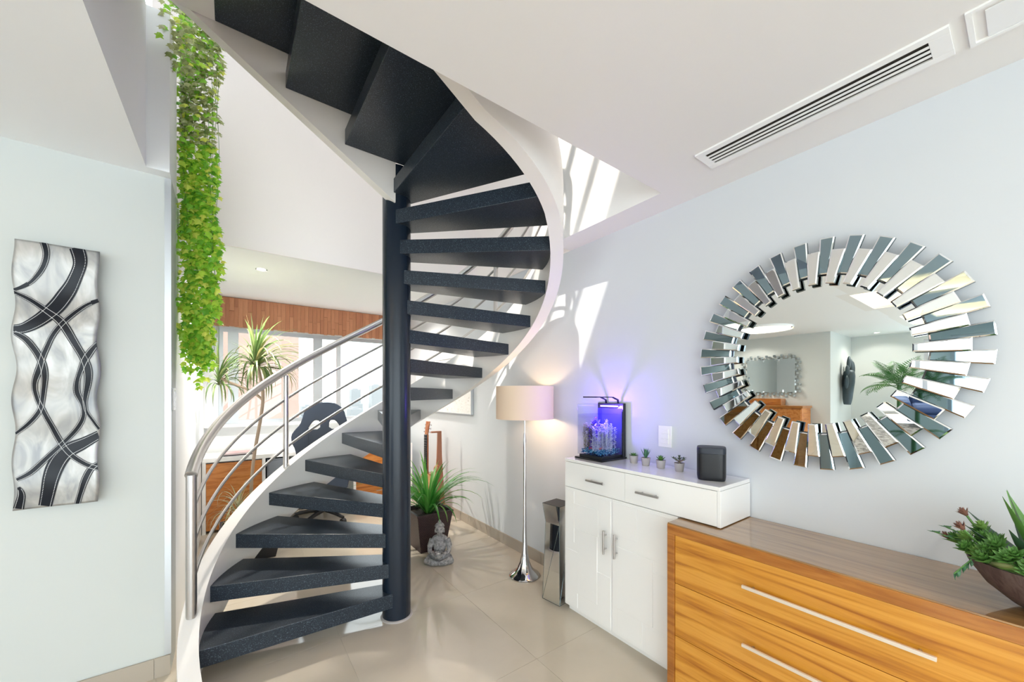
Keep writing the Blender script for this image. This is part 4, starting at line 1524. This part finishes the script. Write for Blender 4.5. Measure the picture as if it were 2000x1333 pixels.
# ---------------------------------------------------------------- desk in the office
dk = thing('office_desk', 'long white desk with orange wood fronts under the office window', 'desk', (.85, 4.86, 0))
dx0, dx1 = PX + .006 - .85, 1.92 - .85
put('worktop', MB().box(dx0, dx1, 0, .50, .715, .757).mesh('worktop', M['gloss_white']), dk, bev=.002)
for x in (dx0, dx0 + .50, .33, dx1 - .03):
    put('leg_panel', MB().box(x, x + .03, .002, .48, 0, .715).mesh('leg_panel', M['gloss_white']), dk, bev=.001)
put('modesty_panel', MB().box(dx0 + .53, .33, .44, .46, .10, .715).mesh('modesty_panel', M['wall_bright']), dk)
put('cupboard_door', MB().box(dx0 + .032, dx0 + .498, .006, .03, .03, .70).mesh('cupboard_door', M['desk_wood']), dk, bev=.001)
for z0_, z1_ in ((.03, .25), (.254, .475), (.479, .70)):
    d = put('drawer', MB().box(.362, dx1 - .032, .006, .03, z0_, z1_).mesh('drawer', M['desk_wood']), dk, bev=.001)
    put('handle', MB().box(.60, .80, -.012, -.004, z1_ - .06, z1_ - .05).mesh('handle', M['steel']), d)
pc = thing('computer_tower', 'dark grey computer tower standing below the desk beside the cupboard', 'computer', (.395, 4.865, 0))
put('case', MB().box(-.10, .10, -.02, .42, .01, .70).mesh('case', mat('grey_panel', (.12, .135, .16), .4)), pc, bev=.004)
put('front_panel', MB().box(-.09, .09, -.026, -.02, .03, .68).mesh('front_panel', mat('grey_panel2', (.16, .18, .21), .35)), pc, bev=.003)
tp = thing('paper_tray', 'dark flat tray of pink and white papers on the left of the desk', 'tray', (.05, 5.05, .757), D2R(4))
put('tray', MB().box(-.15, .15, -.10, .10, 0, .008).mesh('tray', M['matte_black']), tp, bev=.002)
for k in range(3):
    put('paper', MB().box(-.13, .13, -.09, .09, .008 + k * .006, .0135 + k * .006).mesh('paper', M['paper'] if k != 1 else M['gloss_white']), tp, rot=(0, 0, .03 * k))
kbd = thing('keyboard', 'slim white keyboard on the desk in front of the gaming chair', 'keyboard', (.85, 5.05, .757))
put('case', MB().box(-.21, .21, -.065, .065, 0, .014).mesh('case', M['gloss_white']), kbd, bev=.003)
keys = MB()
for r_ in range(4):
    for k in range(15):
        keys.box(-.2 + k * .0268, -.2 + k * .0268 + .022, -.055 + r_ * .027, -.055 + r_ * .027 + .022, .014, .019)
put('keys', keys.mesh('keys', M['wall_grey']), kbd, kind='stuff')

# ---------------------------------------------------------------- gaming chair
gc = thing('gaming_chair', 'dark navy winged gaming chair facing the desk, seen from behind', 'chair', (.79, 4.46, 0), D2R(-10))
S = .0054


def yz(lst, cx=0):
    r_ = [(w_ * S, (888 - y_) * S) for y_, w_ in lst]
    return [(-a, b_) for a, b_ in r_] + [(a, b_) for a, b_ in reversed(r_)]


half = [(962, 38), (935, 44), (895, 46), (875, 49), (862, 55), (849, 56), (839, 50), (829, 41), (816, 37), (803, 34), (793, 26), (787, 13)]
outl = smooth_poly(yz(half), 1)
hole = smooth_poly([(-6 * S, 48 * S), (-7 * S, 67 * S), (-17 * S, 70 * S), (-25 * S, 62 * S), (-32 * S, 48 * S)], 1)
hole2 = [(-a, b_) for a, b_ in reversed(hole)]
bm_ = shape2d([outl, hole, hole2], .06, .008, 3)
bm_.materials.append(M['navy'])
bm_.polygons.foreach_set('use_smooth', [True] * len(bm_.polygons))
bm_.set_sharp_from_angle(angle=D2R(50))
put('backrest', bm_, gc, (0, 0, .762), (PI / 2 - .08, 0, 0))
put('back_panel', MB().box(-.13, .13, -.062, -.045, .45, 1.0).mesh('back_panel', M['navy_dark']), gc, rot=(-.05, 0, 0), bev=.02)
put('back_seam', MB().box(-.152, -.148, -.054, -.046, .45, 1.0).box(.148, .152, -.054, -.046, .45, 1.0).mesh('back_seam', M['navy_dark']), gc)
put('head_pillow', MB().ell((0, .085, 1.245), (.11, .035, .04)).mesh('head_pillow', M['navy_dark'], 60), gc)
put('seat', MB().box(-.25, .25, .02, .50, .42, .50).mesh('seat', M['navy']), gc, bev=.035)
for s_ in (-1, 1):
    put('armrest', MB().box(s_ * .30 - .04, s_ * .30 + .04, .10, .36, .64, .665).mesh('armrest', M['navy_dark']), gc, bev=.01)
    put('arm_post', MB().tube([(s_ * .24, .22, .43), (s_ * .30, .22, .45), (s_ * .30, .22, .645)], .018, 10).mesh('arm_post', M['matte_black'], 40), gc)
put('gas_lift', MB().lathe([(.028, .10), (.028, .25), (.018, .25), (.018, .42)], 20, (0, .22)).mesh('gas_lift', M['matte_black'], 40), gc)
for k in range(5):
    a = k * 2 * PI / 5 + .3
    cx_, cy_ = math.cos(a), math.sin(a)
    lg = put('leg', MB().tube([(0, .22, .12), (.16 * cx_, .22 + .16 * cy_, .10), (.31 * cx_, .22 + .31 * cy_, .072)], [.03, .022, .016], 10).mesh('leg', M['matte_black'], 40), gc)
    put('caster', MB().tube([(.31 * cx_ - .02 * cy_, .22 + .31 * cy_ + .02 * cx_, .031), (.31 * cx_ + .02 * cy_, .22 + .31 * cy_ - .02 * cx_, .031)], .031, 16).mesh('caster', M['matte_black'], 40), lg)

# ---------------------------------------------------------------- dracaena tree and spider plant
tx0, ty0 = .13, 4.03
dp = thing('dracaena_tree', 'tall dracaena with two spiky crowns in a low black pot behind the curved railing', 'tree', (tx0, ty0, 0))
dt = dp
ZP = .25
put('pot', MB().loft([T4(.17, 0), T4(.225, .27), T4(.205, .27), T4(.20, .235)]).mesh('pot', M['matte_black']), dp, bev=.004)
put('soil', MB().loft([T4(.20, .235), T4(.20, .245)]).mesh('soil', M['soil']), dp)
bk = MB()
for k in range(420):
    n0 = len(bk.v)
    bk.box(-.014, .014, -.008, .008, -.003, .003)
    bk.xf(n0, Matrix.Translation((rnd.uniform(-.19, .19), rnd.uniform(-.19, .19), .252 + rnd.uniform(0, .02))) @ Euler((rnd.uniform(-.6, .6), rnd.uniform(-.6, .6), rnd.uniform(0, 6))).to_matrix().to_4x4())
put('bark_chips', bk.mesh('bark_chips', M['bark']), dp, kind='stuff')

put('trunk', MB().tube(cr([(.02, 0, -.02), (.0, 0, .3), (.02, .01, .6), (.07, .0, .95), (.085, .0, 1.15), (.055, .02, 1.36), (.03, .05, 1.44)], 5), .0135, 10).mesh('trunk', M['trunk'], 50), dt, (0, 0, ZP))
put('branch', MB().tube(cr([(.085, .0, 1.10), (.0, .10, 1.18), (-.16, .20, 1.26), (-.22, .24, 1.30)], 5), [.011] * 16, 8).mesh('branch', M['trunk'], 50), dt, (0, 0, ZP))
dv = [blade_mesh('leaf', L_, .020, d_, M['draca'], n=8, lean=l_, fold=.4) for L_, d_, l_ in ((.40, 1.2, .35), (.44, 2.0, .7), (.46, 2.4, 1.0), (.42, 2.6, 1.35))]
for (cx_, cy_, cz, n, s0_) in ((.03, .05, 1.42, 100, 1.0), (-.235, .26, 1.28, 60, .78)):
    for k in range(n):
        a = rnd.uniform(0, 2 * PI)
        if cx_ < 0 and 2.2 < a < 4.2:
            a += 2.3
        if cx_ > 0 and 2.6 < a < 3.7 and rnd.random() < .6:
            a += 1.8
        if math.cos(a) < -.3:
            s_w = .62 if cx_ > 0 else .4
        else:
            s_w = 1
        s_ = s_w * s0_ * rnd.uniform(.95, 1.35)
        put('leaf', dv[min(3, int(k / n * 4))], dt, (cx_, cy_, ZP + cz - .05 * k / n), (0, rnd.uniform(-.15, .15), a), (s_, s_, s_))
up_ = blade_mesh('leaf', .42, .018, .15, M['draca'], n=6, lean=.12, fold=.4)
for a in (.3, 2.9, 4.2):
    put('leaf', up_, dt, (.03, .05, 1.45 + ZP), (0, 0, a))
spd = thing('spider_plant', 'small pale spider plant with wispy leaves at the foot of the dracaena', 'plant', (tx0 - .09, ty0 - .03, .26))
sv = [blade_mesh('leaf', L_, .011, d_, M['spider'], n=8, lean=l_, fold=.3) for L_, d_, l_ in ((.34, 1.3, .2), (.42, 2.6, .45), (.46, 3.2, .8), (.36, 3.0, 1.1))]
put('stem', MB().tube([(0, 0, -.01), (.01, 0, .16)], .008, 8).mesh('stem', M['trunk']), spd)
for k in range(80):
    a = rnd.uniform(0, 2 * PI)
    s_ = rnd.uniform(.7, 1.05)
    if 2.3 < a < 4.0:
        s_ *= .8
    put('leaf', sv[k % 4], spd, (0, 0, .06 + .12 * (k % 3) / 2), (0, rnd.uniform(-.1, .1), a), (s_, s_, s_))

# ---------------------------------------------------------------- canvas on the right wall
cv = thing('canvas_picture', 'pale abstract canvas on the right wall behind the staircase', 'picture', (WR - .0005, 4.25, 1.19))
put('canvas', MB().box(-.03, 0, -.75, .75, 0, .62).mesh('canvas', M['canvas_art']), cv)
fm = MB().box(-.034, 0, -.756, -.75, -.006, .626).box(-.034, 0, .75, .756, -.006, .626).box(-.034, 0, -.75, .75, -.006, 0).box(-.034, 0, -.75, .75, .62, .626)
put('frame', fm.mesh('frame', M['alu']), cv)

# ---------------------------------------------------------------- lounge behind the camera (seen in the mirrors)
jm = thing('jagged_mirror', 'rectangular wall mirror framed with small staggered mirror squares, reflected in the round mirror', 'mirror', (-4.198, 2.95, 1.75), PI / 2)
put('mirror_glass', MB().box(-.40, .40, -.02, 0, -.31, .31).mesh('mirror_glass', M['mirror']), jm)
tl = MB()
for (n, a, b_, fixed, ax) in ((13, -.42, .42, .33, 'x'), (13, -.42, .42, -.33, 'x'), (10, -.33, .33, .43, 'z'), (10, -.33, .33, -.43, 'z')):
    for k in range(n):
        p_ = a + (b_ - a) * (k + .5) / n
        for row in (-.03, .028):
            j_ = (.014 if k % 2 else -.014) + row
            d_ = rnd.choice((.015, .045))
            h_ = .019
            if ax == 'x':
                x_, z_ = p_, fixed + j_
            else:
                x_, z_ = fixed + j_, p_
            tl.box(x_ - h_, x_ + h_, -d_, -.001, z_ - h_, z_ + h_)
put('mirror_squares', tl.mesh('mirror_squares', M['mirror']), jm, kind='stuff')
wc = thing('wooden_sideboard', 'orange-brown wooden sideboard with a raised back shelf below the jagged mirror', 'sideboard', (-3.98, 2.80, 0))
put('body', MB().box(-.20, .24, -.48, .55, .06, 1.16).mesh('body', M['desk_wood']), wc, bev=.004)
put('top_panel', MB().box(-.21, .26, -.50, .57, 1.16, 1.20).mesh('top_panel', M['frame_wood']), wc, bev=.003)
put('back_shelf', MB().box(-.21, .02, -.10, .57, 1.20, 1.32).mesh('back_shelf', M['frame_wood']), wc, bev=.003)
for s_ in (-.48, .04):
    put('door', MB().box(.24, .258, s_ + .01, s_ + .50, .08, 1.14).mesh('door', M['desk_wood']), wc, bev=.002)
put('plinth', MB().box(-.18, .20, -.45, .52, 0, .06).mesh('plinth', M['matte_black']), wc)
cs = thing('cactus_sculpture', 'dark metal cactus sculpture hung on the alcove wall, reflected in the round mirror', 'wall art', (-4.88, 1.985, 1.22))
cb_ = mat('cactus_metal', (.05, .07, .08), .5, .5)
cmsh = MB().tube(cr([(.10, -.03, 0), (.06, -.03, .25), (.0, -.03, .5), (-.02, -.03, .62)], 4), [.05, .06, .07, .075, .08, .085, .09, .09, .09, .085, .08, .06, .03], 12)
put('stem', cmsh.mesh('stem', cb_, 60), cs)
for (x, z, sx, sz, r_) in ((-.13, .68, .055, .14, .15), (.03, .74, .05, .13, -.2), (-.24, .66, .05, .13, .2), (.16, .40, .06, .12, -.1), (.12, .60, .045, .10, 0)):
    put('lobe', MB().ell((x, -.035, z), (sx, .03, sz), 14, 10, Euler((0, r_, 0))).mesh('lobe', cb_, 60), cs)
put('arm', MB().tube([(.03, -.03, .3), (-.12, -.03, .45), (-.20, -.03, .58)], .04, 10).mesh('arm', cb_, 60), cs)
pp = thing('palm_tree', 'large potted palm by the alcove corner, reflected in the round mirror', 'palm', (-4.80, 1.30, 0))
put('pot', MB().lathe([(.14, 0), (.19, .36), (.17, .36), (.165, .33), (0, .33)], 28, cap=False).mesh('pot', M['pot_grey'], 50), pp)
put('trunk', MB().tube([(0, 0, .33), (.02, 0, .9), (0, 0, 1.58)], [.035, .03, .028], 10).mesh('trunk', M['palm'], 50), pp)


def frond(L_, droop, lean):
    mb = MB()
    x = z = 0.
    ang = PI / 2 - lean
    prev = (0, 0, 0)
    pts = []
    for i in range(19):
        t = i / 18
        pts.append((x, 0, z, ang, t))
        x += math.cos(ang) * L_ / 18
        z += math.sin(ang) * L_ / 18
        ang -= droop / 18 * (.5 + t)
    mb.tube([p_[:3] for p_ in pts], [.007 * (1 - .7 * p_[4]) for p_ in pts], 5)
    for (x, _, z, an, t) in pts[3:]:
        ll = L_ * .36 * math.sin(PI * min(.95, .18 + t * .8))
        for s_ in (-1, 1):
            d_ = Vector((math.cos(an) * .75, s_ * .8, math.sin(an) * .75 - .28)).normalized()
            w_ = Vector((math.cos(an), 0, math.sin(an))) * .013
            o_ = Vector((x, 0, z))
            mb.add([tuple(o_), tuple(o_ + d_ * ll * .5 + w_), tuple(o_ + d_ * ll), tuple(o_ + d_ * ll * .5 - w_)], [(0, 1, 2, 3)])
    return mb.mesh('frond', M['palm'])


fv = [frond(.66, 1.0, .25), frond(.70, 1.5, .65), frond(.66, 1.9, 1.0)]
for k in range(20):
    s_ = rnd.uniform(.8, 1)
    put('frond', fv[k % 3], pp, (0, 0, 1.46 + .1 * rnd.random()), (0, 0, k * 2.4), (s_, s_, s_))
for k in range(5):
    put('frond', fv[2], pp, (0, 0, .95), (0, 0, k * 1.26 + .5), (.7, .7, .7))
rg = put('area_rug', MB().box(-4.5, -1.6, -1.2, 1.0, 0.001, .022).mesh('area_rug', M['rug']), None, bev=.005)
tag(rg, 'mottled grey shag rug on the lounge floor, reflected in the mirror blades', 'rug')
sf = thing('sofa', 'dark blue fabric sofa at the terrace side of the lounge', 'sofa', (-4.55, -.9, .022), PI / 2)
put('seat', MB().box(-.95, .95, -.45, .25, .10, .40).mesh('seat', M['blue_fabric']), sf, bev=.04)
put('backrest', MB().box(-.95, .95, .25, .45, .10, .75).mesh('backrest', M['blue_fabric']), sf, bev=.04)
for s_ in (-1, 1):
    put('armrest', MB().box(s_ * 1.05 - .10, s_ * 1.05 + .10, -.45, .45, .10, .58).mesh('armrest', M['blue_fabric']), sf, bev=.03)
    for q in (-.38, .38):
        put('leg', MB().lathe([(.02, 0), (.025, .10)], 10).mesh('leg', M['matte_black']), sf, (s_ * 1.0, q, 0))
for s_ in (-.48, .48):
    put('cushion', MB().box(s_ - .45, s_ + .45, -.43, .24, .40, .50).mesh('cushion', M['blue_fabric']), sf, bev=.04)
